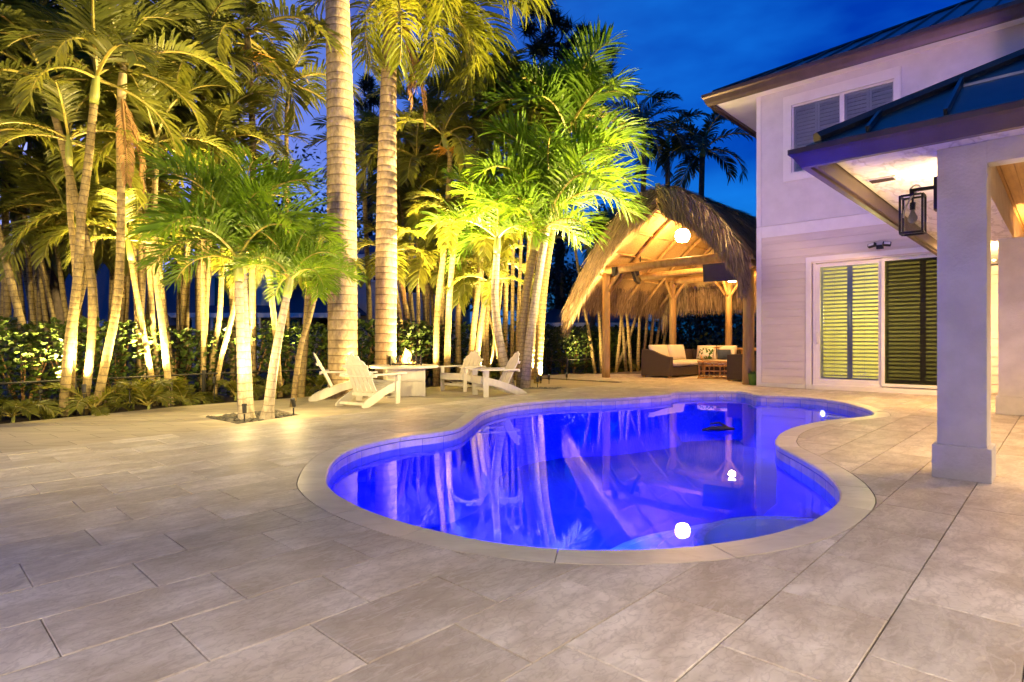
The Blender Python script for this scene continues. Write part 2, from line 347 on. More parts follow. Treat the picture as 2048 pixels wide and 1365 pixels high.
nt.links.new(co.outputs['Object'], mpg.inputs[0]); nt.links.new(mpg.outputs[0], bk.inputs['Vector']); nt.links.new(src, mu.inputs[6]); nt.links.new(bk.outputs['Color'], mu.inputs[7]); nt.links.new(mu.outputs[2], bs.inputs['Base Color'])
g = MB(); slab(g, low_poly, [pl1, pl2, pl3, pl4], LOW, LOW - .09); kind(g.build('palm_terrace', 'deck_stone'), 'structure')
deck = MB(); slab(deck, hi_poly, [offset(POOL, .10)], -.016, -.12); deck = kind(deck.build('pool_deck', 'grout'), 'structure')

# planting bed between terrace and hedge
bed_out = [(p.x - 9, p.y + 8) for p in BL]
g = MB(); pts, tri = sheet([(p.x, p.y) for p in BL] + bed_out[::-1], []); g.add([(p.x, p.y, LOW - .05 + .02 * sin(3 * p.x)) for p in pts], tri); kind(g.build('planting_bed', 'soil'), 'structure')
for nm, pl in (('planter_bed', pl1), ('planter_bed', pl2), ('planter_bed', pl3), ('planter_bed', pl4)):
    g = MB(); n = len(pl); g.add([(x, y, LOW - .03) for x, y in pl], [tuple(range(n))]); kind(g.build(nm, 'soil'), 'structure')
# stone kerb frame round the square planter
def rock(r, seed):
    rn = random.Random(seed); bm = bmesh.new(); bmesh.ops.create_icosphere(bm, subdivisions=1, radius=r)
    mb = MB(); mb.add([(q.co.x * rn.uniform(.8, 1.3), q.co.y * rn.uniform(.8, 1.3), q.co.z * rn.uniform(.5, .8)) for q in bm.verts], [[w.index for w in f.verts] for f in bm.faces]); bm.free(); return mb
for pl, nn in ((pl1, 130), (pl2, 130)):
    mb = MB(); c = Vector((sum(p[0] for p in pl) / 4, sum(p[1] for p in pl) / 4)); k = 0
    while k < nn:
        x = random.uniform(min(p[0] for p in pl), max(p[0] for p in pl)); y = random.uniform(min(p[1] for p in pl), max(p[1] for p in pl))
        x2, y2 = c.x + (x - c.x) * 1.06, c.y + (y - c.y) * 1.06
        if inside((x2, y2), pl):
            rk = rock(random.uniform(.025, .05), k); mb.add([(x + a, y + b, LOW - .02 + c_) for a, b, c_ in rk.v], rk.f); k += 1
    kind(mb.build('pebbles', 'pebble', smooth=True), 'stuff')

# travertine paving: every slab its own piece
TW, TL, J = .39, .61, .0024
offs = [.149, .43, .19, .40, .12, .47, .23, .39]
cands = []
for i in range(-36, 22):
    s0 = -.8834 + i * TW
    for j in range(-9, 40):
        v0 = offs[i % 8] + j * TL
        c = W(s0 + TW / 2, v0 + TL / 2)
        if c.y < .7 or c.y > 19 or abs(c.x) > .90 * c.y + 1.3: continue
        if v0 > 14.0 and s0 > -5.5: continue
        poly = [tuple(W(a, b)[:2]) for a, b in ((s0 + J, v0 + J), (s0 + TW - J, v0 + J), (s0 + TW - J, v0 + TL - J), (s0 + J, v0 + TL - J))]
        if not any(inside(p, hi_poly) for p in poly + [tuple(c[:2])]): continue
        near = min((c.x - x) ** 2 + (c.y - y) ** 2 for x, y in RIM) < .55 ** 2
        if not near and inside(tuple(c[:2]), RIM): continue
        cands.append((c.y, s0, v0, poly, near))
cands.sort()
RIMJ = offset(RIM, .007); far = MB(); ntile = 0
clipA = [(A_start.x, A_start.y), (A_end.x, A_end.y), (turn.x, turn.y), (turn.x - 20, turn.y - 4), (A_start.x - 20, A_start.y)]
plain = None
for d, s0, v0, poly, near in cands:
    c = W(s0 + TW / 2, v0 + TL / 2); z = random.uniform(-.0012, .0012)
    vis = d > 1.5 and abs(c.x) < .9 * d
    cutA = not all(inside(p, hi_poly) for p in poly)
    mb = far if not (vis and ntile < 300) else MB()
    if near or cutA:
        holes = ([RIMJ] if near else []) + ([clipA] if cutA else [])
        if not slab(mb, poly, holes, z, z - .02): continue
        if mb is not far:
            mb.v = [(x - c.x, y - c.y, q) for x, y, q in mb.v]
            for k_, (x, y, q) in enumerate(mb.v): mb.v[k_] = (x * EX + y * EY, x * VX + y * VY, q)
            mb.build('paving_slab', 'travertine', deck, loc=(c.x, c.y, 0), rz=PHI); ntile += 1
    elif mb is far:
        slab(far, poly, [], z, z - .02)
    else:
        if plain is None:
            bm = MB(); hx, hy, r = TW / 2 - J, TL / 2 - J, .003
            loop = lambda k, zz: [(-hx + k, -hy + k, zz), (hx - k, -hy + k, zz), (hx - k, hy - k, zz), (-hx + k, hy - k, zz)]
            bm.add(loop(r, 0) + loop(0, -r) + loop(0, -.02), [(0, 1, 2, 3)] + [(a + (b + 1) % 4, a + b, a + 4 + b, a + 4 + (b + 1) % 4) for a in (0, 4) for b in range(4)]); plain = bm.mesh('paving_slab', 'travertine')
        inst('paving_slab', plain, deck, (c.x, c.y, z), rot=(0, 0, PHI + (pi if random.random() < .5 else 0))); ntile += 1
kind(far.build('paving_slabs', 'travertine', deck), 'stuff')

# the pool
pool = thing('swimming_pool', 'freeform swimming pool glowing deep blue with pale stone coping', 'pool')
n = len(POOL)
g = MB()
g.add([(x, y, -.055) for x, y in WALL] + [(x, y, FLOOR_Z + .25) for x, y in WALL] + [(x, y, FLOOR_Z) for x, y in offset(WALL, -.22)],
      [(k * n + i, k * n + (i + 1) % n, (k + 1) * n + (i + 1) % n, (k + 1) * n + i) for k in (0, 1) for i in range(n)])
g.build('pool_wall', 'plaster', pool, smooth=True)
g = MB(); fp = offset(WALL, -.21); pts, tri = sheet(fp, []); g.add([(p.x, p.y, FLOOR_Z) for p in pts], tri); g.build('pool_floor', 'plaster', pool)
g = MB(); pts, tri = sheet(offset(WALL, .004), []); g.add([(p.x, p.y, WATER_Z) for p in pts], [f if (pts[f[1]] - pts[f[0]]).cross(pts[f[2]] - pts[f[0]]) > 0 else f[::-1] for f in tri])
water = kind(g.build('pool_water', 'water'), 'structure')
# coping stones and waterline tiles, piece by piece
i = 0; rn = random.Random(3)
while i < n:
    k = min(rn.choice((6, 7, 8)), n - i)
    if n - i - k < 3: k = n - i
    a = [POOL[(i + t) % n] for t in range(k + 1)]; b = [RIM[(i + t) % n] for t in range(k + 1)]
    ins = .0025
    def lim(L_): 
        L_ = [Vector(p) for p in L_]; L_[0] = L_[0].lerp(L_[1], ins / max((L_[1] - L_[0]).length, 1e-4)); L_[-1] = L_[-1].lerp(L_[-2], ins / max((L_[-2] - L_[-1]).length, 1e-4)); return L_
    a, b = lim(a), lim(b); c = a[k // 2]; m_ = k + 1; zt = rn.uniform(-.001, .0012) + .001
    mb = MB(); na = [(p + (q_ - p).normalized() * .012) for p, q_ in zip(a, b)]
    rows = [[(p.x - c.x, p.y - c.y, -.052) for p in na], [(p.x - c.x, p.y - c.y, -.045) for p in a], [(p.x - c.x, p.y - c.y, zt - .010) for p in a], [(p.x - c.x, p.y - c.y, zt) for p in na], [(p.x - c.x, p.y - c.y, zt) for p in b], [(p.x - c.x, p.y - c.y, -.05) for p in b]]
    mb.add(sum(rows, []), [(r * m_ + t, r * m_ + t + 1, (r + 1) * m_ + t + 1, (r + 1) * m_ + t) for r in range(5) for t in range(k)] + [tuple(r * m_ for r in range(6)), tuple(r * m_ + k for r in range(6))[::-1]])
    mb.build('coping_stone', 'coping', pool, loc=(c.x, c.y, 0)); i += k
i = 0; TIN = offset(POOL, .006)
while i < n:
    k = min(3, n - i); a = [Vector(TIN[(i + t) % n]) for t in range(k + 1)]; c = a[1]
    a[0] = a[0].lerp(a[1], .03); a[-1] = a[-1].lerp(a[-2], .03)
    mb = MB(); b = [Vector(offset(POOL, .03)[(i + t) % n]) for t in (0, k)]
    mb.add([(p.x - c.x, p.y - c.y, z) for z in (-.21, -.056) for p in a], [(t, t + 1, k + 2 + t, k + 1 + t) for t in range(k)]); mb.build('waterline_tile', 'pool_tile', pool, loc=(c.x, c.y, 0)); i += k
# curved entry steps
sc_ = G(1640, 1025); sx, sy = 2.1, 4.0
for k, (r, zt) in enumerate(((.86, -.38), (1.22, -.53), (1.62, -.70))):
    g = MB(); m_ = 40; arc = [(sx + r * cos(t), sy + r * .95 * sin(t)) for t in [2 * pi * q / m_ for q in range(m_)]]
    arc = [p for p in arc]
    g.lathe([(r, FLOOR_Z - .02 + k * .002), (r, zt - .03), (r - .02, zt), (.02, zt)], 48, (sx, sy, 0)); st = g.build('entry_step', 'step_plaster', pool, smooth=False)
    g = MB(); g.lathe([(r - .10, zt + .002), (r - .10, zt + .006), (r - .05, zt + .006), (r - .05, zt + .002)], 48, (sx, sy, 0), cap=False); g.build('step_trim', 'step_trim', st)
# pool lights; the pink one is added to light the upper house wall
BLUE = (.0, .014, 1.0)
def near_wall(px, py):
    p = G(px, py); i = min(range(n), key=lambda t: (WALL[t][0] - p.x) ** 2 + (WALL[t][1] - p.y) ** 2); a, b = Vector(WALL[i - 1]), Vector(WALL[(i + 1) % n]); t = (b - a).normalized()
    return Vector(WALL[i]), Vector((-t.y, t.x))
glowmat('pool_glow', (.62, .5, 1.0), 2.2)
for px, py, en, cl_, dn, cone in ((1606, 800, 90, (.17, .04, 1.0), -.5, 150), (1010, 1088, 165, BLUE, -.75, 130), (735, 1019, 93, BLUE, -.9, 130), (1215, 1098, 231, BLUE, -.75, 140), (860, 1057, 132, BLUE, -.9, 130), (930, 1074, 1000, BLUE, -.32, 50), (1130, 1096, 3600, BLUE, -.36, 54), (1060, 1092, 1700, (1.0, .46, .58), None, 34), (668, 985, 1700, BLUE, -.40, 44), (700, 1002, 143, BLUE, -.9, 120)):
    p, nn = near_wall(px, py); l = thing('pool_light', 'round underwater lamp set in the wall of the blue pool', 'pool light', (p.x, p.y, -.26), atan2(nn.y, nn.x), 'underwater lamps in the pool wall')
    M = Matrix.Rotation(pi / 2, 4, 'Y'); g = MB(); g.lathe([(.02, .03), (.10, .028), (.105, .02), (.105, -.01)], 20); g.v = [tuple(M @ Vector(q)) for q in g.v]; g.build('rim', 'step_trim', l)
    g = MB(); g.lathe([(.06, .030), (.055, .036), (.01, .038)], 20); g.v = [tuple(M @ Vector(q)) for q in g.v]; g.build('lens', 'pool_glow', l)
    lamp('pool_lamp', 'SPOT', l, (.06, 0, 0), en, cl_, .08, cone, .7, (1, 0, dn) if dn is not None else Matrix.Rotation(-atan2(nn.y, nn.x), 3, 'Z') @ (Vector((6.9, 13.2, 6.3)) - Vector((p.x, p.y, -.23))))
# return fitting in the far wall and a drifting cleaner
p, nn = near_wall(1445, 783); g = MB(); M = Matrix.Translation((p.x, p.y, -.133)) @ Matrix.Rotation(atan2(nn.y, nn.x), 4, 'Z') @ Matrix.Rotation(pi / 2, 4, 'Y')
g.lathe([(.05, .02), (.065, .030), (.075, .026), (.075, .0)], 24, cap=False); g.v = [tuple(M @ Vector(q)) for q in g.v]; rg = g.build('spillway_ring', 'pool_tile', pool)
g = MB(); g.lathe([(.051, .022), (.035, .012), (.01, .010)], 24); g.v = [tuple(M @ Vector(q)) for q in g.v]; g.build('spillway_opening', 'step_trim', rg)
c = G(1438, 862, WATER_Z); t = thing('pool_cleaner', 'small dark cleaner drifting on the water with a curved handle', 'pool cleaner', (c.x, c.y, WATER_Z))
g = MB(); g.tube([(-.22, 0, .01), (-.08, .02, .028), (.08, .02, .03), (.2, .0, .025)], [.012, .03, .03, .016], 8); g.build('body', 'black_metal', t, smooth=True)
g = MB(); g.tube([(.14, .02, .03), (.02, .05, .10), (-.1, .04, .085)], [.018, .014, .008], 6); g.build('handle', 'black_metal', t, smooth=True)
# ================================================================== THE HOUSE
HS, HV = -5.35, 14.09
house = thing('house', 'white two-storey house with dark metal roofs and a column-fronted patio', 'house', W(HS, HV), PHI)
def fx(px, py): s, z = on_v(px, py, HV); return s - HS, z
XR = 9.4                                             # right end of the facade
dl, dtop = fx(1612, 516); pl_, _ = fx(1639, 650); pm1, _ = fx(1756, 650); pm2, _ = fx(1766, 650); pw = pm1 - pl_; pr = pm2 + pw; dr = pr + (pl_ - dl)
_, gtop = fx(1639, 535); _, gbot = fx(1639, 757.5)
_, zband = fx(1523.8, 454); _, zb2 = fx(1523.8, 477)
# lower wall: backing and siding boards
g = MB(); g.box(0, dl + .04, .02, .2, 0, zband); g.box(dr - .04, XR, .02, .2, 0, zband); g.box(dl + .04, dr - .04, .02, .2, dtop - .04, zband); g.build('wall', 'siding', house)
nb = round((zb2 - .09) / .168); bh = (zb2 - .09) / nb
def board(x0, x1, k, nm='siding_board'):
    z0 = .09 + k * bh; mb = MB(); mb.prism([(.019, z0 + .002), (-.022, z0 + .002), (-.003, z0 + bh), (.019, z0 + bh)], x0, x1, 'x'); mb.build(nm, 'siding', house)
for k in range(nb):
    zt = .09 + (k + 1) * bh
    if zt <= dtop + .02: board(.115, dl - .002, k); board(dr + .002, XR, k)
    else: board(.115, XR, k)
g = MB(); g.box(0, .112, -.024, .018, 0, zband - .012); g.build('corner_board', 'trim', house)
g = MB(); g.box(.115, XR, -.022, .018, zb2, zband - .016); g.build('band_board', 'trim', house)
g = MB(); g.box(.115, dl - .01, -.028, .018, .0, .088); g.build('base_board', 'trim', house)
# sliding door: trim, two sashes, panes and louvred shutters, room behind
x_ = dl; jw = pl_ - dl
g = MB(); g.box(dl, dl + .115, -.03, .018, 0, dtop - .10); g.box(dr - .115, dr, -.03, .018, 0, dtop - .10); g.box(dl, dr, -.031, .018, dtop - .099, dtop); g.box(dl + .116, dr - .116, -.034, .1, 0, .10); g.build('door_trim', 'trim', house)
def louvre_mesh(w, d=.062, t=.009):
    mb = MB(); mb.prism([(-d / 2, 0), (-d / 4, t / 2), (d / 4, t / 2), (d / 2, 0), (d / 4, -t / 2), (-d / 4, -t / 2)], -w / 2, w / 2, 'x'); return mb.mesh('louver', 'shutter')
def shutter(x0, x1, z0, z1, y, tilt, pitch=.082, mid=True):
    st = .05; mb = MB(); mb.box(x0, x0 + st, y - .012, y + .012, z0, z1); mb.box(x1 - st, x1, y - .012, y + .012, z0, z1); mb.box(x0 + st, x1 - st, y - .011, y + .011, z0, z0 + .07); mb.box(x0 + st, x1 - st, y - .011, y + .011, z1 - .06, z1)
    sh = mb.build('shutter', 'shutter', house); lm = louvre_mesh(x1 - x0 - 2 * st - .004); z = z0 + .07 + pitch / 2
    while z < z1 - .06 - pitch * .3:
        inst('louver', lm, sh, ((x0 + x1) / 2, y, z), rot=(tilt + random.uniform(-.03, .03), 0, 0)); z += pitch
    if mid: mb = MB(); mb.box((x0 + x1) / 2 - .005, (x0 + x1) / 2 + .005, y - .045, y - .037, z0 + .1, z1 - .1); mb.build('tilt_rod', 'shutter', sh)
def sash(nm, x0, x1, z0, z1, y, fw, pane):
    mb = MB(); mb.box(x0 - fw, x0, y - .02, y + .02, z0 - fw, z1 + fw); mb.box(x1, x1 + fw, y - .02, y + .02, z0 - fw, z1 + fw); mb.box(x0, x1, y - .019, y + .019, z0 - fw, z0); mb.box(x0, x1, y - .019, y + .019, z1, z1 + fw); fr = mb.build(nm, 'trim', house)
    mb = MB(); mb.box(x0, x1, y - .003, y + .003, z0, z1); mb.build('pane', pane, fr); return fr
d1 = sash('sliding_door', pl_, pm1, gbot, gtop, .06, .075, 'pane')
mb = MB(); mb.tube([(pl_ - .045, .02, 1.0), (pl_ - .045, -.012, 1.03), (pl_ - .045, -.012, 1.22), (pl_ - .045, .02, 1.25)], .012, 6); mb.build('door_handle', 'trim', d1, smooth=True)
d2 = sash('sliding_door', pm2 + .03, pr, gbot - .05, gtop + .02, .012, .06, 'dark_screen')
mb = MB(); mb.box(dl + .116, dr - .116, .0, .098, gtop + .096, dtop - .1); mb.build('door_head', 'trim', house)
for a, b, ti in ((pl_ - .02, (pl_ + pm1) / 2, -.62), ((pl_ + pm1) / 2, pm1 + .02, -.62), (pm2 + .02, (pm2 + pr) / 2 + .1, -.78), ((pm2 + pr) / 2 + .1, pr + .02, -.78)):
    shutter(a + .002, b - .002, gbot - .04, gtop + .04, .17, ti)
g = MB(); g.box(dl + .041, pl_ - .076, .101, .14, .0, dtop - .05); g.box(pr + .062, dr - .041, .101, .14, 0, dtop - .05); g.box(pl_ - .075, pr + .06, .101, .14, .0, gbot - .05); g.box(pl_ - .075, pr + .06, .101, .14, gtop + .05, dtop - .05); g.box(pl_ - .14, pl_ - .0755, .03, .10, .10, dtop - .1); g.box(pl_ - .075, pm1 + .07, .03, .1, .10, gbot - .076); g.build('door_frame', 'trim', house)
g = MB(); rx0, rx1, ry1 = dl - .6, dr + .8, 3.6
g.add([(rx0, .21, 0), (rx1, .21, 0), (rx1, ry1, 0), (rx0, ry1, 0), (rx0, .21, 3.1), (rx1, .21, 3.1), (rx1, ry1, 3.1), (rx0, ry1, 3.1)], [(0, 1, 2, 3), (7, 6, 5, 4), (2, 3, 7, 6), (3, 0, 4, 7), (1, 2, 6, 5)]); g.build('room_interior', 'room_wall', house)
lamp('room_lamp', 'POINT', house, ((pl_ + pm1) / 2 + .1, 1.7, 1.7), 85, (1.0, .84, .22), .25)
# security floodlight
sx_, sz_ = fx(1761, 494); fl = MB(); fl.box(sx_ - .06, sx_ + .06, -.09, -.02, sz_ - .05, sz_ + .03); fo = fl.build('floodlight', 'black_metal', house)
for sgn in (-1, 1):
    mb = MB(); M = Matrix.Translation((sx_ + sgn * .13, -.10, sz_ + .03)) @ Matrix.Rotation(radians(-25), 4, 'X') @ Matrix.Rotation(sgn * .35, 4, 'Z'); mb.bbox(-.075, .075, -.04, .03, -.04, .04, .012, M=M); mb.box(-.055, .055, -.046, -.0405, -.027, .027, 1, M=M); mb.build('flood_head', ['black_metal', 'lens'], fo)
FLOOD = (1.0, .76, .32)
def flood(parent, loc, target, en, cone):            # target in world space, loc in the parent's space
    loc = Vector(loc); M = Matrix.Translation(parent.location) @ Matrix.Rotation(parent.rotation_euler.z, 4, 'Z'); d = M.inverted() @ Vector(target) - loc
    lamp('flood_lamp', 'SPOT', parent, loc, en, FLOOD, .06, cone, .9, d)
flood(house, (sx_ - .13, -.19, sz_ + .02), (-2.0, 13.0, 6.4), 8200, 74)
flood(house, (sx_ + .13, -.19, sz_ + .02), (-5.4, 10.4, 5.6), 7000, 72)
# upper storey: wall with window opening
wl, wz1 = fx(1567.7, 200); _, wz0 = fx(1567.7, 365.5); wr, _ = fx(1802.5, 250); _, wtop = fx(1802.5, 133)
p1, _ = fx(1586.7, 300); p2, _ = fx(1678.5, 300); p3, _ = fx(1688, 300); p4, _ = fx(1786, 300); _, pz0 = fx(1588, 343.5); _, pz1 = fx(1786, 162)
ZT = 6.80
g = MB(); g.box(0, p1 - .05, .0, .2, zband, ZT); g.box(p4 + .05, XR, .0, .2, zband, ZT); g.box(p1 - .05, p4 + .05, .0, .2, zband, pz0 - .05); g.box(p1 - .05, p4 + .05, .0, .2, pz1 + .05, ZT); g.box(0, .0 + .2, .21, 8, 0, ZT); g.build('upper_wall', 'upper_wall', house)
g = MB(); g.box(-.0, .10, -.022, -.002, zband + .01, ZT); g.build('corner_board', 'trim', house)
g = MB(); tw = p1 - wl - .03
g.box(wl, p1 - .03, -.045, -.002, wz0, wtop); g.box(p4 + .03, wr, -.045, -.002, wz0, wtop); g.box(p1 - .03, p4 + .03, -.044, -.002, wz0, pz0 - .03); g.box(p1 - .03, p4 + .03, -.044, -.002, pz1 + .03, wtop); wt = g.build('window_trim', 'trim', house)
for a, b in ((p1, p2), (p3, p4)):
    w = sash('window', a, b, pz0, pz1, .05, .045, 'pane')
    c = (a + b) / 2
    for q0, q1 in ((a - .02, c), (c, b + .02)): shutter(q0 + .002, q1 - .002, pz0 - .02, pz1 + .02, .125, .75, .085, False)
g = MB(); g.box(p1 - .2, p4 + .2, .30, .34, pz0 - .2, pz1 + .2); g.build('window_backing', 'shutter', house)
# roofs: separate pans with standing seams, gutters
def roof(x0, y0, z0, tan, depth, x1, gz, gh, gd, seam0):
    pans = []; x = x0; y_in = y0 + .03
    edges = [x0] + [x0 + seam0 + .46 * k for k in range(int((x1 - x0 - seam0) / .46) + 1)]
    for a, b in zip(edges, edges[1:]):
        ya, yb = y_in + min(a - x0, depth), y_in + min(b - x0, depth)
        zz = lambda y: z0 + (y - y_in) * tan
        mb = MB(); top = [(a, y_in, zz(y_in)), (b, y_in, zz(y_in)), (b, yb, zz(yb)), (a, ya, zz(ya))]
        mb.add(top + [(p[0], p[1], p[2] - .03) for p in top], [(0, 1, 2, 3), (7, 6, 5, 4), (0, 4, 5, 1), (1, 5, 6, 2), (2, 6, 7, 3), (3, 7, 4, 0)]); pan = mb.build('roof_panel', 'roof_metal', house)
        if yb - y_in > .1:
            mb = MB(); L_ = yb - y_in; M = Matrix.Translation((b, y_in - .005, zz(y_in))) @ Matrix.Rotation(math.atan(tan), 4, 'X'); mb.box(-.012, .012, 0, L_ / cos(math.atan(tan)), .0015, .045, M=M); mb.build('seam', 'roof_metal', pan)
    # hip side, hip cap
    mb = MB(); D = depth; mb.add([(x0 + .001, y_in, z0 - .001), (x0 + D, y_in + D, z0 + D * tan - .001), (x0 + D, y_in + 9, z0 + D * tan - .001), (x0 + .001, y_in + 9, z0 - .001)], [(0, 1, 2, 3)]); mb.build('roof_side', 'roof_metal', house)
    mb = MB(); d_ = Vector((1, 1, tan)); mb.tube([Vector((x0 + .06, y_in + .06, z0 + .06 * tan + .02)) + d_ * t for t in (0, depth * .5, depth)], .05, 6); mb.build('hip_cap', 'roof_metal', house)
    # ogee gutters front and left, mitred at the corner
    prof = [(0, gz), (.05, gz - .0), (gd * .55, gz + gh * .22), (gd * .8, gz + gh * .6), (gd, gz + gh * .72), (gd, gz + gh), (gd - .012, gz + gh), (gd - .012, gz + gh * .8), (.02, gz + gh * .72), (0, gz + gh * .7)]
    nP = len(prof); mb = MB()
    c0 = [(x0 + .03 - t, y0 + .03 - t, z) for t, z in prof]; c1 = [(x1, y0 + .03 - t, z) for t, z in prof]
    mb.add(c0 + c1, [(i, (i + 1) % nP, nP + (i + 1) % nP, nP + i) for i in range(nP)] + [tuple(range(nP))[::-1], tuple(range(nP, 2 * nP))]); mb.build('gutter', 'bronze', house)
    mb = MB(); c0 = [(x0 + .028 - t, y0 + .032 - t, z) for t, z in prof]; c1 = [(x0 + .028 - t, y0 + 9, z) for t, z in prof]
    mb.add(c0 + c1, [(i, (i + 1) % nP, nP + (i + 1) % nP, nP + i) for i in range(nP)] + [tuple(range(nP))[::-1], tuple(range(nP, 2 * nP))]); mb.build('gutter', 'bronze', house)
    mb = MB(); mb.box(x0 + .04, x1, y0 + .035, y0 + .06, gz + .02, z0 - .02); mb.box(x0 + .033, x0 + .06, y0 + .061, y0 + 9, gz + .02, z0 - .021); mb.build('fascia', 'bronze', house)
roof(-.95, -.5, 7.01, .515, 6.0, XR + 4, 6.71, .27, .16, .25)
g = MB(); g.box(-.885, XR + 4, -.435, -.001, ZT, ZT + .03); g.box(-.885, -.001, .0, 8, ZT, ZT + .03); g.build('upper_soffit', 'trim', house)
PX, PY = -1.48 - HS, 4.863 - HV
roof(PX, PY, 2.57, .58, 3.2, 11.2, 2.39, .135, .125, .42)
SZ = 2.54; cx0, cx1 = -.773 - HS, -.409 - HS; cy0 = 5.57 - HV
g = MB(); g.box(PX + .07, 11.2, PY + .07, cy0 + .028, SZ, SZ + .02); g.box(PX + .07, 4.77, cy0 + .029, -.03, SZ, SZ + .02); g.build('patio_soffit', 'soffit', house)
g = MB(); g.box(4.60, 4.77, cy0 + .36, -.03, SZ + .021, 3.0); g.box(cx1 - .03, 11.2, cy0 + .03, cy0 + .19, 2.377, SZ - .001); g.box(4.771, 11.2, cy0 + .03, cy0 + .19, SZ + .022, 3.0); g.build('patio_beam', 'white_stucco', house)
k = 0; x = 4.775
while x < 9.2:
    mb = MB(); mb.box(x + .002, x + .138, cy0 + .195, -.03, 3.001, 3.02); mb.build('ceiling_plank', 'pine', house); x += .14
g = MB(); g.box(4.772, 4.80, cy0 + .195, -.03, 2.96, 2.999); g.build('crown_moulding', 'pine', house)
for yy in (cy0, 11.04 - HV):
    zt = SZ - .002
    mb = MB(); mb.bbox(cx0, cx1, yy, yy + .36, 0, .255, .006); cb = mb.build('column_base', 'white_stucco', house)
    mb = MB(); mb.bbox(cx0 + .03, cx1 - .03 , yy + .03, yy + .33, .256, zt if yy != cy0 else 2.538, .004); mb.build('column', 'white_stucco', house)
# soffit vent
vs_ = ((1765 - CX) / F, (HY - 358) / F); t_ = (SZ - HC) / vs_[1]; vx, vy = S(vs_[0] * t_, t_); vx -= HS; vy -= HV
g = MB(); g.box(vx - .11, vx + .11, vy - .07, vy + .07, SZ - .012, SZ - .001); vent = g.build('soffit_vent', 'trim', house)
for k in range(9): mb = MB(); mb.box(vx - .095, vx + .095, vy - .058 + k * .0135, vy - .052 + k * .0135, SZ - .018, SZ - .0125); mb.build('vent_slat', 'bronze', vent)
# lanterns
glassmat('lantern_glass', (.93, .93, .9), 1.4); mat('bulb', (.5, .45, .4), None, rough=.15, spec=.6); glowmat('bulb_lit', (1, .75, .4), 30)
def lantern(x, y, z, side, lit, label):           # side: direction of the wall it hangs on
    o = thing('wall_lantern', label, 'lantern', W(x + HS, y + HV, z), PHI + side, 'black framed wall lanterns of the house')
    w, d, h, r = .076, .068, .30, .0075; mb = MB()
    for a in (-1, 1):
        for b in (-1, 1): mb.box(a * w - r, a * w + r, b * d - r, b * d + r, -h, 0)
        for zz in (-h, 0):
            mb.box(-w + r, w - r, a * d - r, a * d + r, zz - r, zz + r); mb.box(a * w - r, a * w + r, -d + r, d - r, zz - r, zz + r)
    mb.build('cage', 'black_metal', o)
    mb = MB(); mb.box(w + .07, w + .10, -.05, .05, -.14, .12); mb.box(-.02, w + .07, -.015, .015, .035, .06); mb.box(-.02, .01, -.014, .014, .0, .034); mb.build('bracket', 'black_metal', o)
    for a in (-1, 1): mb = MB(); mb.box(-w + r, w - r, a * d - .002, a * d + .002, -h + r, -r); mb.build('glass_pane', 'lantern_glass', o)
    mb = MB(); mb.tube([(0, 0, 0), (0, 0, -.05), (0, 0, -.051), (0, 0, -.11)], [.008, .008, .02, .02], 8); mb.build('socket', 'black_metal', o)
    mb = MB(); mb.lathe([(.013, -.11), (.018, -.135), (.033, -.165), (.035, -.185), (.026, -.21), (.006, -.222)], 14); mb.build('bulb', 'bulb_lit' if lit else 'bulb', o, smooth=True)
    return o
lx, lz = on_v(1833, 392, 5.72); lo = lantern(cx0 + .03 - .178, cy0 + .15, lz, 0, False, 'unlit black cage lantern with a clear bulb hanging from the front column')
mb = MB(); mb.tube(smooth_path([(-.02, 0, .06), (.02, .0, .09), (.05, 0, .06), (.0, -.01, .0), (-.05, -.02, -.1), (-.06, -.02, -.17)], 14), .006, 5); mb.build('hanger_cord', 'trim', lo, smooth=True)
bx, bz = fx(1990, 500); lo = lantern(bx, -.21, bz, pi / 2, True, 'lit black cage lantern on the siding beyond the patio columns')
WARM = (1.0, .62, .24)
lamp('lantern_lamp', 'POINT', lo, (-.15, 0, -.05), 100, (1, .66, .26), .05)
lo = lantern(cx0 + .18, cy0 + .33 + .178, lz, -pi / 2, True, 'lit black cage lantern hung behind the front patio column')
lamp('lantern_lamp', 'POINT', lo, (-.14, 0, -.12), 38, (1, .68, .32), .06)
lo = lantern(cx0 + .18, 11.04 - HV + .33 + .178, lz, -pi / 2, True, 'lit black cage lantern hung behind the far patio column')
lamp('lantern_lamp', 'POINT', lo, (-.14, 0, -.12), 160, (1, .56, .20), .06)
# recessed downlights in the patio soffit and ceiling
glowmat('downlight_lens', (1, .85, .6), 12)
def downlight(parent, x, y, z, en, col=WARM, spot=150, blend=.6):
    mb = MB(); mb.lathe([(.085, 0), (.085, -.006), (.07, -.010), (.066, -.004), (.066, 0)], 20, (x, y, z), cap=False); d_ = mb.build('downlight', 'trim', parent)
    mb = MB(); mb.lathe([(.065, -.002), (.06, -.005), (.01, -.005)], 16, (x, y, z)); mb.build('lens', 'downlight_lens', d_)
    lamp('downlight_lamp', 'SPOT', d_, (x, y, z - .03), en, col, .06, spot, blend, (0, 0, -1))
downlight(house, 4.22, cy0 + 6.6, SZ, 80, (1, .62, .26), 165)
downlight(house, 6.4, cy0 + 2.6, 3.0, 170)
for xx in (7.8, 9.4, 10.8): downlight(house, xx, PY + .38, SZ, 90, (1, .8, .6), 150)
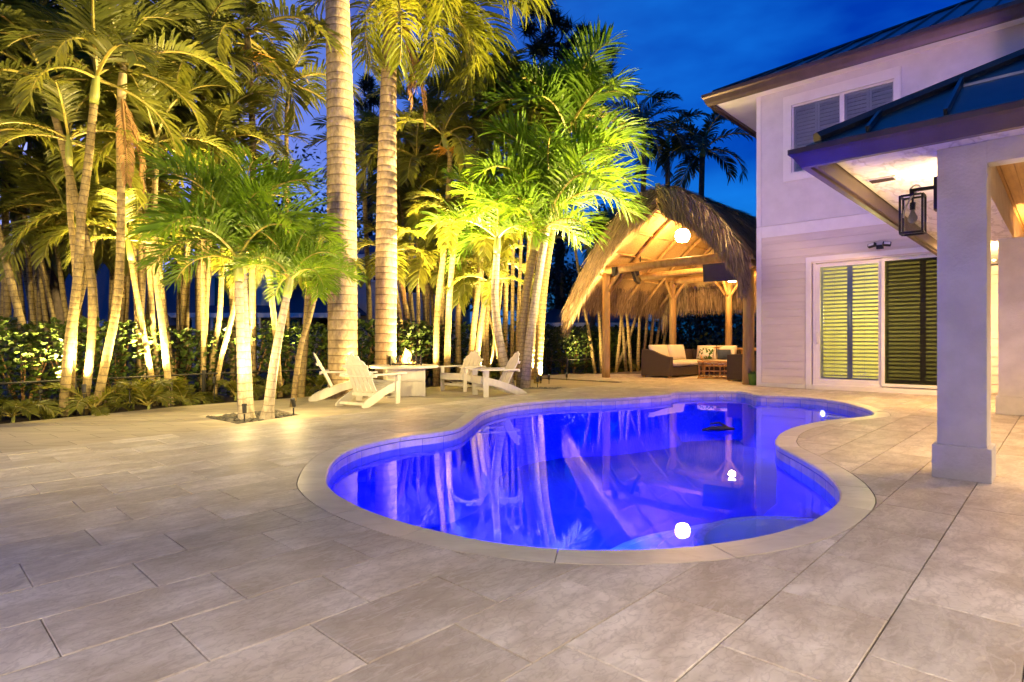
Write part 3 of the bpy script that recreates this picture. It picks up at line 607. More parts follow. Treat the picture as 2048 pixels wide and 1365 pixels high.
# unseen wing added behind the viewer: warm fill from eave lamps, wall blocks sky
wing = thing('fill_wing', 'unseen white stucco wing added behind the viewer for fill light', 'house', (0, -2.6, 0))
g = MB(); g.box(-13, 9, -.3, 0, 0, 6.4); g.build('wall', 'white_stucco', wing)
g = MB(); g.box(-13, 9, .001, .8, 2.75, 2.80); g.build('soffit', 'trim', wing)
g = MB(); g.box(-13, 9, .8, .9, 2.70, 2.90); g.build('gutter', 'bronze', wing)
g = MB(); g.add([(-13, .9, 2.92), (9, .9, 2.92), (9, .001, 3.35), (-13, .001, 3.35)], [(0, 1, 2, 3)]); g.build('roof', 'roof_metal', wing)
for xx in (-1.0, 1.6, 3.8): downlight(wing, xx, .55, 2.75, 250, (1, .80, .58), 137, .25)
for xx, tg in ((-4.5, (-5.6, 9.0, 2.0)), (-2.0, (-3.4, 9.0, 2.4))):  # floods added on the unseen wing to light the left palms
    mb = MB(); mb.box(xx - .06, xx + .06, .70, .79, 2.60, 2.749); hd = mb.build('floodlight', 'black_metal', wing); mb = MB(); mb.bbox(xx - .09, xx + .09, .791, .87, 2.58, 2.68, .012); mb.build('flood_head', 'black_metal', hd)
    flood(wing, (xx, .92, 2.62), tg, 1500, 60)
# ================================================================== THATCHED PAVILION
ringmat('thatch', (.40, .29, .17), (.26, .18, .10), (.085, .055, .032), 9, .85, 0)
mat('thatch_in', (.48, .34, .16), (.34, .22, .09), 14, .8, stretch=(1, 1, 6))
mat('log', (.42, .27, .11), (.27, .16, .06), 5, .6, .25, stretch=(2, 2, .35), rnd=.12, bscale=12)
mat('dark_plastic', (.012, .012, .014), (.02, .02, .022), 5, .35)
mat('galv', (.3, .33, .42), (.4, .43, .5), 4, .4, metal=.7)
PA = S(2.77, 17.3); PD = S(5.75, 14.4); PC = (PA[0] + PD[0]) / 2; PV0 = 14.46; PDEP = 4.0; hw = (PD[0] - PA[0]) / 2
pav = thing('thatched_pavilion', 'open thatched pavilion on log posts with warm light under its roof', 'pavilion', W(PC, PV0), PHI)
def post(x, y, r, h=3.1):
    path = smooth_path([(x, y, 0), (x + .01, y, h * .5), (x, y + .01, h)], 8); mb = MB(); mb.tube(path, [r * (1.06 - .1 * i / 8 + .015 * sin(i * 2.1)) for i in range(9)], 12); return mb.build('post', 'log', pav, smooth=True)
backx = [-hw, -hw + 2.05, hw - .35]
for x, y, r in ((-hw, 0, .11), (hw, 0, .13), (-hw, PDEP, .115), (-hw + 1.95, PDEP, .105), (hw - .1, PDEP, .11)): post(x, y, r)
def logbar(a, b, r, nm='beam', n=10):
    a, b = Vector(a), Vector(b); mid = (a + b) / 2 + Vector((0, 0, .03)); mb = MB(); mb.tube(smooth_path([a, mid, b], 6), [r * (1 + .06 * sin(i * 1.7)) for i in range(7)], n); return mb.build(nm, 'log', pav, smooth=True)
EZ = 3.10
logbar((-hw - .35, 0, EZ + .02), (hw + .25, 0, EZ + .05), .12, 'tie_beam'); logbar((-hw - .3, PDEP, EZ), (hw + .2, PDEP, EZ), .11, 'tie_beam')
logbar((-hw, -.5, EZ + .06), (-hw, PDEP + .5, EZ + .06), .09, 'plate_beam'); logbar((hw - .0, -.5, EZ + .06), (hw - .0, PDEP + .5, EZ + .06), .09, 'plate_beam')
logbar((-hw, PDEP * .5, EZ), (hw, PDEP * .5, EZ), .10, 'tie_beam')
for x, y in ((-hw, 0), (hw, 0), (-hw, PDEP), (-hw + 1.95, PDEP), (hw - .1, PDEP)):
    for sg in (-1, 1):
        if (x < -hw + .1 and sg < 0) or (x > hw - .2 and sg > 0): continue
        logbar((x + sg * .06, y, 2.5), (x + sg * .5, y, EZ - .02), .05, 'knee_brace', 8)
    logbar((x, y + (.06 if y == 0 else -.06), 2.5), (x, y + (.5 if y == 0 else -.5), EZ), .05, 'knee_brace', 8)
RZ = 4.86                                            # ridge height inside
def prof(t):                                         # roof section: t 0 at ridge .. 1 at eave -> (half width, height)
    w_ = t; return 2.92 * t, RZ - 2.62 * (t ** 1.28)
YF, YB = -.78, PDEP + .95
for y in (-.35, .9, 2.1, 3.3, PDEP + .4):
    for sg in (-1, 1):
        tmax = 1.0 if sg < 0 else .80
        P = [(sg * prof(t)[0], y, prof(t)[1] - .10) for t in [tmax * k / 6 for k in range(7)]]
        mb = MB(); mb.tube(P, .055, 8); mb.build('rafter', 'log', pav, smooth=True)
for t in (.16, .36, .56, .76, .93):
    for sg in (-1, 1):
        if sg > 0 and t > .8: continue
        x, z = prof(t); logbar((sg * x, YF + .12, z - .045), (sg * x, YB - .1, z - .045), .035, 'purlin', 6)
logbar((0, YF + .1, RZ - .03), (0, YB, RZ - .03), .05, 'ridge_pole')
# split-cane lining (inside) and thatch (outside), both curved slopes and the two hanging ends
rn = random.Random(5)
for sg in (-1, 1):
    tmax = 1.0 if sg < 0 else .815
    mb = MB(); NY = 90
    for i in range(NY):
        y0 = YF + .06 + (YB - YF - .12) * i / NY; y1 = y0 + (YB - YF - .12) / NY * .94
        P = []
        for k in range(9): x, z = prof(tmax * k / 8); P += [(sg * x, y0, z + rn.uniform(-.004, .004)), (sg * x, y1, z + rn.uniform(-.004, .004))]
        mb.add(P, [(2 * k, 2 * k + 1, 2 * k + 3, 2 * k + 2) for k in range(8)])
    kind(mb.build('cane_lining', 'thatch_in', pav), 'stuff')
TR = random.Random(77)
def blade(mb, p, d, l, w, sag, side, mi=0):
    p = Vector(p); d = Vector(d).normalized(); d2 = (d + Vector((0, 0, -sag))).normalized(); s_ = Vector(side).normalized() * w
    a = p + d * l * .5; b = a + d2 * l * .5
    mb.add([p - s_, p + s_, a - s_ * .8, a + s_ * .8, b], [(0, 1, 3, 2), (2, 3, 4)], mi)
    if mb.a is not None: mb.a += [TR.random() ** 1.4] * 5
def oprof(t): return 2.86 * t, 5.06 - 2.82 * t ** 1.85     # outside of the thick thatch
def olim(sg): return 1.0 if sg < 0 else .835
for sg in (-1, 1):                                   # packed body of the thatch under the loose ends
    mb = MB(); K_ = 14; tm = olim(sg); P = []
    for k in range(K_ + 1): x, z = oprof(tm * k / K_); P += [(sg * x, YF + .12, z - .05), (sg * x, YB - .05, z - .05)]
    mb.add(P, [(2 * k, 2 * k + 1, 2 * k + 3, 2 * k + 2) for k in range(K_)])
    b_ = len(mb.v); P = []
    for k in range(K_ + 1):
        t = tm * k / K_; x, z = oprof(t); x2, z2 = prof(min(x / 2.92, 1)); P += [(sg * x, YF + .14, z - .05), (sg * x, YF + .16, min(z2 + .02, z - .1))]
    mb.add(P, [(2 * k, 2 * k + 1, 2 * k + 3, 2 * k + 2) for k in range(K_)]); kind(mb.build('thatch_body', 'thatch', pav), 'stuff')
mb = MB(); mb.a = []
for sg in (-1, 1):                                   # slopes in courses
    for c in range(20):
        t = olim(sg) * (c + .1) / 20; x, z = oprof(t); x2, z2 = oprof(t + .04); dv = Vector((x2 - x, z2 - z)).normalized()
        for k in range(330):
            y = rn.uniform(YF - .02, YB + .05); l = rn.uniform(.3, .5)
            if sg > 0 and x + l * dv.x > 2.38: l = max(.1, (2.38 - x) / max(dv.x, .2))
            blade(mb, (sg * x, y, z + rn.uniform(-.05, .02)), (sg * dv.x + rn.uniform(-.08, .08), rn.uniform(-.1, .1), dv.y + rn.uniform(.0, .30)), l, rn.uniform(.009, .019), .25, (0, 1, rn.uniform(-.3, .3)))
for yb, sy_, cnt in ((YF, -1, 13000), (YB, 1, 2200)):   # shaggy ends hanging over the gable
    for sg in (-1, 1):
        for k in range(cnt):
            t = olim(sg) * rn.random() ** .85; x, z = oprof(t); drop = rn.random() ** .8 * .56; l = rn.uniform(.34, .74)
            x2, z2 = oprof(t + .04); dv = Vector((x2 - x, z2 - z)).normalized(); dn = Vector((sg * (dv.x * .62 + rn.uniform(-.2, .2)), sy_ * rn.uniform(-.05, .55), dv.y * .62 - .42 + rn.uniform(-.18, .14)))
            if sg > 0 and x + .3 * l > 2.36: x = 2.36 - .3 * l
            blade(mb, (sg * x, yb - sy_ * (.16 * rn.random() - .04 + drop * .12), z - drop + rn.uniform(-.03, .02)), dn, l, rn.uniform(.008, .017), .35, (rn.uniform(.3, 1), rn.uniform(-.6, .6), rn.uniform(-.2, .5)))
for k in range(3600):                                # left eave fringe hanging down
    y = rn.uniform(YF, YB); x, z = oprof(1.0 - .16 * rn.random()); l = rn.uniform(.3, .5)
    blade(mb, (-x, y, z - rn.uniform(0, .12)), (-.30 + rn.uniform(-.15, .15), rn.uniform(-.12, .12), -.8), l, rn.uniform(.007, .013), .4, (.2, 1, 0))
for k in range(4200):                                # hipped back end hanging behind the far posts
    x = rn.uniform(-2.85, 2.35); l = rn.uniform(.4, .7); y = YB - .22 + rn.uniform(-.12, .25)
    blade(mb, (x, y, 2.85 + rn.uniform(-.35, .15)), (rn.uniform(-.15, .15), rn.uniform(-.05, .3), -.9), l, rn.uniform(.007, .014), .3, (1, .2, 0))
kind(mb.build('thatch', 'thatch', pav), 'stuff')
mb = MB(); mb.add([(-2.75, YB - .05, 2.55), (2.35, YB - .05, 2.55), (2.35, YB - .4, 3.2), (.0, YB - .5, RZ - .05), (-2.1, YB - .4, 3.2)], [(0, 1, 2, 3, 4)]); kind(mb.build('end_lining', 'thatch_in', pav), 'stuff')
# ridge cap logs
logbar((.02, YF + .1, RZ + .17), (.02, YB - .2, RZ + .17), .07, 'ridge_cap'); logbar((-.12, YF + .35, RZ + .13), (-.12, YB - .5, RZ + .13), .05, 'ridge_cap')
mb = MB(); mb.box(-.05, .07, YF + .05, YF + .10, RZ + .12, RZ + .30); mb.build('ridge_plate', 'galv', pav)
# globe pendant, downlight, screens, speaker
def pav_at(px, py, v): s, z = on_v(px, py, v); return Vector((s - PC, v - PV0, z))
glowmat('globe_glow', (1, .54, .16), 95)
c = pav_at(1365, 472, 15.4); pend = thing('pendant_globe', 'glowing white globe pendant hanging under the thatched roof', 'pendant lamp', W(PC + c.x, PV0 + c.y, c.z), PHI)
mb = MB(); mb.lathe([(.05, .19), (.12, .17), (.185, .10), (.20, .0), (.185, -.09), (.13, -.165), (.08, -.175)], 24); mb.build('globe', 'globe_glow', pend, smooth=True)
mb = MB(); mb.tube([(0, 0, .19), (0, 0, .24), (0, 0, .25), (0, 0, max(.4, prof(abs(c.x) / 2.92)[1] - c.z - .02))], [.05, .04, .006, .006], 8); mb.build('cord', 'black_metal', pend)
c = pav_at(1464, 563, 17.6); d_ = thing('spot_fitting', 'small bright round ceiling fitting below the pavilion beams', 'ceiling light', W(PC + c.x, PV0 + c.y, c.z), PHI)
glowmat('fit_glow', (1, .78, .45), 22)
mb = MB(); mb.lathe([(.13, 0), (.13, .04), (.05, .06), (.03, .32)], 20); mb.build('housing', 'dark_plastic', d_); mb = MB(); mb.lathe([(.115, -.001), (.10, -.02), (.02, -.026)], 20); mb.build('lens', 'fit_glow', d_)
lamp('fitting_lamp', 'POINT', d_, (0, 0, -.16), 60, (1, .55, .15), .1)
def screen(c, w, h, yaw, tilt, label):
    o = thing('outdoor_television', label, 'television', W(PC + c.x, PV0 + c.y, c.z), PHI + yaw, 'televisions hung from the pavilion roof')
    M = Matrix.Rotation(tilt, 4, 'X'); mb = MB(); mb.bbox(-w / 2, w / 2, -.05, .03, -h / 2, h / 2, .012, M=M); mb.build('case', 'dark_plastic', o)
    mb = MB(); mb.box(-w / 2 + .02, w / 2 - .02, -.054, -.0505, -h / 2 + .02, h / 2 - .02, M=M); mb.build('screen', 'dark_plastic', o)
    mb = MB(); mb.box(-.06, .06, .031, .12, -.08, .08, M=M); mb.tube([(0, .1, 0), (0, .16, h / 2 + .1), (0, .16, h / 2 + .45)], .02, 8); mb.build('bracket', 'black_metal', o)
screen(pav_at(1445, 540, 16.0), 1.05, .62, .25, .22, 'large dark television tilted down beside the right log post')
screen(pav_at(1270, 548, 15.4), .95, .56, -1.15, .30, 'dark television seen edge-on beside the left log post')
c = pav_at(1229, 543, 14.3); o = thing('speaker', 'small black loudspeaker at the top of a log post', 'speaker', W(PC + c.x, PV0 + c.y, c.z), PHI); mb = MB(); mb.bbox(-.07, .07, -.06, .06, -.12, .12, .015); mb.build('case', 'dark_plastic', o); mb = MB(); mb.box(-.02, .02, .061, .16, -.03, .03); mb.build('bracket', 'black_metal', o)
# low rail at the back
logbar((-hw + 1.7, PDEP + .15, .78), (hw + .3, PDEP + .15, .78), .06, 'back_rail')
# ------------------------------------------------------------------ pavilion furniture
mat('wicker', (.085, .055, .035), (.05, .032, .02), 60, .6, .8, stretch=(1, 1, 2), bscale=70)
mat('cushion', (.72, .66, .54), (.66, .60, .48), 4, .9, .1)
mat('rattan', (.50, .28, .09), (.38, .19, .055), 10, .5)
mat('navy', (.035, .05, .09), (.05, .065, .11), 20, .9); 
lp = mat('leaf_print', (.74, .72, .62), (.05, .13, .03), 9, .9, contrast=(.50, .54), detail=2)
sofa = thing('wicker_sofa', 'brown wicker sectional sofa with thick cream cushions', 'sofa', W(-8.27, 15.37), PHI)
# local: x towards the room (front at 0), y along the seat
mb = MB(); mb.prism([(-.95, .05), (0, .05), (0, .60), (-.12, .61), (-.35, .68), (-.6, .78), (-.82, .83), (-.95, .83)], 0, .14, 'y'); mb.build('arm', 'wicker', sofa)
mb = MB(); mb.box(-.93, -.005, .141, 2.3, .05, .30); mb.box(-.95, -.80, .141, 3.1, .301, .80); mb.box(-.79, .75, 2.302, 3.1, .05, .30); mb.box(-.79, .75, 2.98, 3.1, .301, .78); mb.build('base', 'wicker', sofa)
mb = MB(); mb.box(.752, .88, 2.302, 3.1, .05, .66); mb.build('arm', 'wicker', sofa)
for x, y in ((-.06, .06), (-.9, .06), (-.06, 2.2), (.8, 3.0)): mb = MB(); mb.box(x - .04, x + .04, y - .04, y + .04, 0, .049); mb.build('foot', 'rattan', sofa)
for y0, y1 in ((.15, 1.2), (1.21, 2.28)):
    mb = MB(); mb.cushion(-.78, .02, y0, y1, .31, .47, .02); mb.build('seat_cushion', 'cushion', sofa, smooth=True)
    mb = MB(); M = Matrix.Translation((-.74, (y0 + y1) / 2, .70)) @ Matrix.Rotation(radians(78), 4, 'Y'); mb.cushion(-.27, .27, -(y1 - y0) / 2, (y1 - y0) / 2, -.09, .09, .05, M=M); mb.build('back_cushion', 'cushion', sofa, smooth=True)
mb = MB(); mb.cushion(-.76, .74, 2.29, 2.97, .31, .47, .02); mb.build('seat_cushion', 'cushion', sofa, smooth=True)
for x0, x1 in ((-.6, .06), (.07, .73)):
    mb = MB(); M = Matrix.Translation(((x0 + x1) / 2, 2.86, .69)) @ Matrix.Rotation(radians(78), 4, 'X'); mb.cushion(-(x1 - x0) / 2, (x1 - x0) / 2, -.25, .25, -.09, .09, .05, M=M); mb.build('back_cushion', 'cushion', sofa, smooth=True)
pil = thing('throw_pillow', 'white throw pillow printed with green leaves on the wicker sofa', 'pillow', W(-8.27 - .05, 15.37 + 2.35, .47), PHI - .2)
mb = MB(); M = Matrix.Translation((0, 0, .21)) @ Matrix.Rotation(radians(68), 4, 'X'); mb.cushion(-.28, .28, -.2, .2, -.03, .03, .06, M=M); mb.build('cover', 'leaf_print', pil, smooth=True)
# rattan table
c = atY(1434, 740, 16.7); rt = thing('rattan_table', 'round-legged rattan coffee table with curved cane hoops', 'table', (c.x, c.y, 0), PHI + .2)
mb = MB(); mb.bbox(-.48, .48, -.3, .3, .46, .50, .015); mb.build('table_top', 'rattan', rt)
mb = MB(); mb.bbox(-.42, .42, -.25, .25, .20, .22, .008); mb.build('shelf', 'rattan', rt)
for a in (-1, 1):
    for b in (-1, 1): mb = MB(); mb.tube([(a * .45, b * .27, .46), (a * .42, b * .25, .2), (a * .46, b * .28, .0)], .018, 7); mb.build('leg', 'rattan', rt, smooth=True)
for b in (-1, 1):
    for k in range(3): mb = MB(); x = -.29 + .29 * k; mb.tube([(x + .15 * cos(t), b * .272, .23 + .21 * sin(t)) for t in [2 * pi * i / 18 for i in range(19)]], .011, 6, cap=False); mb.build('cane_hoop', 'rattan', rt, smooth=True)
for a in (-1, 1): mb = MB(); mb.tube([(a * .452, .2 * cos(t), .23 + .21 * sin(t)) for t in [2 * pi * i / 18 for i in range(19)]], .011, 6, cap=False); mb.build('cane_hoop', 'rattan', rt, smooth=True)
for zz in (.025,): mb = MB(); mb.tube([(-.46, -.28, zz), (.46, -.28, zz), (.46, .28, zz), (-.46, .28, zz), (-.46, -.28, zz)], .016, 6); mb.build('foot_rail', 'rattan', rt)
# rattan loveseat with cushion and navy pillow
c = atY(1452, 720, 18.3); ls = thing('rattan_loveseat', 'rattan loveseat with arched cane back and pale cushion', 'loveseat', (c.x, c.y, 0), PHI + .5)
arc = [(.72 * cos(t), .30 + .12 * sin(t), .42 + .46 * max(0, sin(t)) ** .6) for t in [pi * i / 20 for i in range(21)]]
mb = MB(); mb.tube(arc, .022, 7); mb.build('back_rim', 'rattan', ls, smooth=True)
for i in range(1, 12):
    t = pi * i / 12; x = .72 * cos(t); zt = .42 + .46 * sin(t) ** .6
    for sh in (-.10, .10): mb = MB(); mb.tube([(x + sh, .28, .40), (x, .36, (zt + .4) / 2), (x - sh * .2, .41, zt - .02)], .009, 5); mb.build('cane', 'rattan', ls, smooth=True)
mb = MB(); mb.bbox(-.7, .7, -.32, .32, .28, .33, .02); mb.build('seat', 'rattan', ls); mb = MB(); mb.cushion(-.64, .64, -.3, .26, .33, .45, .03); mb.build('seat_cushion', 'cushion', ls, smooth=True)
for a in (-1, 1):
    for b in (-1, 1): mb = MB(); mb.tube([(a * .66, b * .28, 0), (a * .64, b * .27, .29)], .022, 7); mb.build('leg', 'rattan', ls, smooth=True)
    mb = MB(); mb.tube(smooth_path([(a * .68, -.3, .3), (a * .74, -.3, .55), (a * .74, .05, .6), (a * .70, .32, .55)], 10), .02, 6); mb.build('arm', 'rattan', ls, smooth=True)
p2_ = ls.matrix_basis @ Vector((-.05, .1, .46)); o = thing('navy_pillow', 'navy pillow with pale edges leaning on the rattan loveseat', 'pillow', p2_, PHI + .5)
mb = MB(); M = Matrix.Translation((0, 0, .19)) @ Matrix.Rotation(radians(68), 4, 'X'); mb.cushion(-.22, .22, -.18, .18, -.03, .03, .05, M=M); mb.cushion(-.34, -.221, -.19, .19, -.025, .025, .01, 1, M=M, nx=3); mb.cushion(.221, .34, -.19, .19, -.025, .025, .01, 1, M=M, nx=3); mb.build('cover', ['navy', 'cushion'], o, smooth=True)
# wicker armchair seen from behind
c = atY(1486, 740, 15.45); ac = thing('wicker_armchair', 'dark wicker armchair with its back to the pool beside the log post', 'armchair', (c.x, c.y, 0), PHI + .05)
mb = MB(); mb.box(-.40, .30, -.06, .06, .04, .70); mb.build('back', 'wicker', ac)
for a, b in ((-.40, -.28), (.18, .30)): mb = MB(); mb.box(a, b, .061, .74, .04, .56); mb.build('arm', 'wicker', ac)
mb = MB(); mb.box(-.279, .179, .061, .74, .04, .28); mb.build('base', 'wicker', ac); mb = MB(); mb.cushion(-.275, .175, .07, .74, .281, .42, .03); mb.build('seat_cushion', 'cushion', ac, smooth=True)
for a in (-.36, .26):
    for b in (0, .68): mb = MB(); mb.box(a - .03, a + .03, b - .03, b + .03, 0, .039); mb.build('foot', 'rattan', ac)
# potted plant at the house corner
mat('green_glaze', (.10, .22, .03), (.07, .16, .02), 5, .25)
leafmat('pot_leaf', (.06, .14, .03), (.10, .20, .04))
c = G(1507, 770.5); o = thing('potted_plant', 'small leafy plant in a tall green glazed pot at the house corner', 'potted plant', (c.x, c.y, 0))
mb = MB(); mb.lathe([(.085, 0), (.10, .03), (.125, .26), (.13, .285), (.115, .285), (.11, .25), (.02, .24)], 20); mb.build('pot', 'green_glaze', o, smooth=True)
for k in range(26):
    a = random.uniform(0, 2 * pi); l = random.uniform(.12, .26); e = random.uniform(.4, 1.4); d = Vector((cos(a) * cos(e), sin(a) * cos(e), sin(e))); p = Vector((cos(a) * .03, sin(a) * .03, .24)); s_ = d.cross(Vector((0, 0, 1))).normalized() * .028
    q1, q2 = p + d * l * .55, p + d * l * .95 + Vector((0, 0, -.05)); mb = MB(); mb.add([p - s_ * .2, p + s_ * .2, q1 + s_, q1 - s_, q2 + s_ * .6, q2 - s_ * .6, q2 + d * .04 - Vector((0, 0, .03))], [(0, 1, 2, 3), (3, 2, 4, 5), (5, 4, 6)]); mb.build('leaf', 'pot_leaf', o)
# ================================================================== FIRE TABLE AND ADIRONDACK CHAIRS
mat('white_wood', (.62, .58, .50), (.54, .50, .43), 5, .5, .05, stretch=(3, 3, .6), rnd=.03)
mat('slate_top', (.55, .50, .44), (.48, .43, .37), 9, .55)
mat('lava', (.05, .045, .04), (.12, .1, .09), 9, .9, .5)
glassmat('wind_glass', (.80, .84, .80), 1.5)
TC = Vector((-2.2, 12.0, LOW))
ft = thing('fire_table', 'round white fire pit table with flames inside a glass guard', 'fire table', TC, radians(18))
oct_ = [(.70 * cos(t), .70 * sin(t)) for t in [2 * pi * k / 40 for k in range(40)]]
mb = MB(); mb.lathe([(.60, .555), (.68, .562), (.70, .575), (.70, .60), (.685, .615), (.40, .618)], 44); mb.build('table_top', 'white_wood', ft, smooth=False)
mb = MB(); mb.lathe([(.30, .6185), (.30, .626), (.02, .627)], 30); mb.build('burner_tray', 'black_metal', ft)
hb = .37
for k in range(4):
    M = Matrix.Rotation(k * pi / 2, 4, 'Z')
    mb = MB(); mb.box(-hb + .03, hb - .03, -hb, -hb + .02, .045, .30, M=M); mb.build('side_panel', 'white_wood', ft)
    mb = MB(); mb.box(-hb + .03, hb - .03, -hb, -hb + .02, .306, .555, M=M); mb.build('side_panel', 'white_wood', ft)
    mb = MB(); mb.box(-hb - .006, -hb + .055, -hb - .006, -hb + .055, .0, .556, M=M); mb.build('corner_post', 'white_wood', ft)
    mb = MB(); mb.box(-hb + .056, hb - .012, -hb - .004, -hb + .025, .01, .044, M=M); mb.build('base_rail', 'white_wood', ft)
mb = MB(); mb.box(-hb + .03, hb - .03, -hb + .03, hb - .03, .05, .55); mb.build('cabinet', 'white_wood', ft)
gl = []
for k in range(4):
    M = Matrix.Rotation(k * pi / 2, 4, 'Z'); mb = MB(); mb.box(-.30, .30, -.31, -.302, .63, .80, M=M); mb.build('glass_guard', 'wind_glass', ft)
    mb = MB(); mb.box(-.315, -.295, -.315, -.295, .619, .82, M=M); mb.build('guard_clip', 'black_metal', ft)
mb = MB(); rn = random.Random(2)
for k in range(60): rk = rock(rn.uniform(.02, .04), k); x, y = rn.uniform(-.2, .2), rn.uniform(-.2, .2); mb.add([(a + x, b + y, c + .64) for a, b, c in rk.v], rk.f)
kind(mb.build('lava_rocks', 'lava', ft), 'stuff')
glowmat('flame', (1.0, .34, .045), 7); glowmat('flame_core', (1.0, .66, .2), 12)
for k in range(13):
    mb = MB(); h = rn.uniform(.10, .22) if k > 2 else rn.uniform(.27, .36); x, y = (rn.uniform(-.06, .14), rn.uniform(-.12, .12)) if k < 9 else (rn.uniform(.1, .24), rn.uniform(-.1, .1)); h = h if k < 9 else h * .4; ph = rn.uniform(0, 6); P, R_ = [], []
    for i in range(10):
        t = i / 9; P.append((x + .035 * sin(ph + t * 6) * t, y + .035 * cos(ph * 1.3 + t * 5) * t, .64 + h * t)); R_.append(max(.0015, .030 * (t * 5 + .35) * (1 - t) ** 1.5 * h / .25))
    mb.tube(P, [min(r, .035) for r in R_], 7); mb.build('flame', 'flame' if k % 3 else 'flame_core', ft, smooth=True)
lamp('fire_lamp', 'POINT', ft, (.05, 0, .86), 26, (1, .45, .1), .1)

def adirondack(label, loc, face):
    o = thing('adirondack_chair', label, 'chair', loc, atan2(-face[0], face[1]), 'white adirondack chairs round the fire table')
    # local: +y forwards
    for sx in (-1, 1):                               # side rails doubling as rear legs
        x0, x1 = (sx * .27, sx * .295); x0, x1 = min(x0, x1), max(x0, x1)
        poly = [(.36, .27), (.37, .35), (.33, .385), (.05, .335), (-.25, .235), (-.50, .125), (-.60, .06), (-.60, .015), (-.57, 0), (-.46, 0), (-.30, .05), (0, .18)]
        mb = MB(); mb.prism(poly, x0, x1, 'x'); mb.build('side_rail', 'white_wood', o)
        a, b = (sx * .297, sx * .322); a, b = min(a, b), max(a, b); mb = MB(); mb.prism([(.24, 0), (.35, 0), (.36, .52), (.25, .52)], a, b, 'x'); mb.build('front_leg', 'white_wood', o)
        ax = sx * .335; mb = MB(); mb.prism([(ax - .075, .44), (ax + .075, .44), (ax + .075, .2), (ax + sx * .07, -.18), (ax + sx * .03 + .02, -.40), (ax - sx * .03 - .02, -.40), (ax - .07, .0)] if sx > 0 else
                                          [(ax - .075, .44), (ax + .075, .44), (ax + .07, .0), (ax + .05, -.40), (ax - .05, -.40), (ax - .07, -.18), (ax - .075, .2)], .522, .547, 'z'); mb.build('arm', 'white_wood', o)
        mb = MB(); mb.prism([(.32, .40), (.25, .40), (.25, .52), (.34, .52)], sx * .327 - .012 + sx * .012, sx * .327 + .012 + sx * .012, 'x'); mb.build('arm_bracket', 'white_wood', o)
    ys = [.335, .235, .135, .035, -.065, -.165]
    for i, y in enumerate(ys):
        z = .375 - max(0, .28 - y) * .31 + .013; mb = MB(); M = Matrix.Translation((0, y, z)) @ Matrix.Rotation(.26 if y < .3 else .0, 4, 'X'); mb.bbox(-.29, .29, -.044, .044, -.011, .011, .005, M=M); mb.build('seat_slat', 'white_wood', o)
    mb = MB(); mb.box(-.295, .295, .372, .395, .26, .385); mb.build('seat_front', 'white_wood', o)
    tops = [.66, .745, .78, .745, .66]
    for i in range(5):                               # fan back of five round-headed slats
        xc = (i - 2) * .108; L_ = tops[i]; w0, w1 = .041, .044; poly = [(-w0, 0), (w0, 0), (w1, L_ - .05), (w1 * .75, L_ - .015), (w1 * .3, L_), (-w1 * .3, L_), (-w1 * .75, L_ - .015), (-w1, L_ - .05)]
        sl = (2 - i) * .022
        if i in (0, 4): sg = 1 if i == 4 else -1; poly = [(-w0, 0), (w0, 0), (w1, L_ - .12 if sg > 0 else L_ + .005), (w1 * .4 * sg, L_ - .04), (-w1, L_ + .005 if sg > 0 else L_ - .12)] if sg > 0 else [(-w0, 0), (w0, 0), (w1, L_ + .005), (-w1 * .4, L_ - .04), (-w1, L_ - .12)]
        M = Matrix.Translation((xc, -.175, .20)) @ Matrix.Rotation(radians(28), 4, 'X') @ Matrix.Rotation(-(i - 2) * .03, 4, 'Y')
        mb = MB(); mb.prism(poly, -.010, .010, 'y', M=M); mb.build('back_slat', 'white_wood', o)
    M = Matrix.Translation((0, -.175, .20)) @ Matrix.Rotation(radians(28), 4, 'X')
    mb = MB(); mb.box(-.29, .29, .0105, .034, .52, .575, M=M) if False else mb.box(-.27, .27, -.034, -.0105, .52, .575, M=M); mb.build('back_brace', 'white_wood', o)
    mb = MB(); mb.box(-.40, .40, -.40, -.365, .495, .521); mb.build('arm_brace', 'white_wood', o)
    mb = MB(); mb.box(-.268, .268, -.22, -.19, .16, .215); mb.build('back_brace', 'white_wood', o)
    mb = MB(); mb.box(-.296, .296, .27, .295, .12, .175); mb.build('front_stretcher', 'white_wood', o)
    mb = MB(); mb.box(-.268, .268, -.53, -.505, .04, .085); mb.build('rear_stretcher', 'white_wood', o)
    return o
def chair_at(label, foot_px, face):                  # near rear foot seen in the photo fixes the place
    f = Vector((face[0], face[1], 0)).normalized(); return adirondack(label, foot_px, (f.x, f.y))
cF = G(702, 815, LOW) + Vector((.45, .89, 0)).normalized() * .55; chair_at('white adirondack chair with its back to the pool in front of the fire table', cF, (.45, .89))
cL = Vector((-3.70, 11.05, LOW)) + Vector((.95, .30, 0)).normalized() * .52; chair_at('white adirondack chair seen side-on between the thick palm trunk and planter', cL, (.95, .22))
cR = G(950, 790, LOW) + Vector((.47 * .0, 0, 0)); fR = Vector((-.90, -.40, 0)).normalized(); cR = cR - fR * .30 - Vector((fR.y, -fR.x, 0)) * .3
chair_at('white adirondack chair facing the fire beside the leaning palm trunk', cR, (fR.x, fR.y))
fQ = Vector((-.52, -.85, 0)).normalized(); cQ = G(887, 785, LOW) - fQ * .32 + Vector((.18, .25, 0)); chair_at('white adirondack chair facing the pool behind the fire table', cQ, (fQ.x, fQ.y))
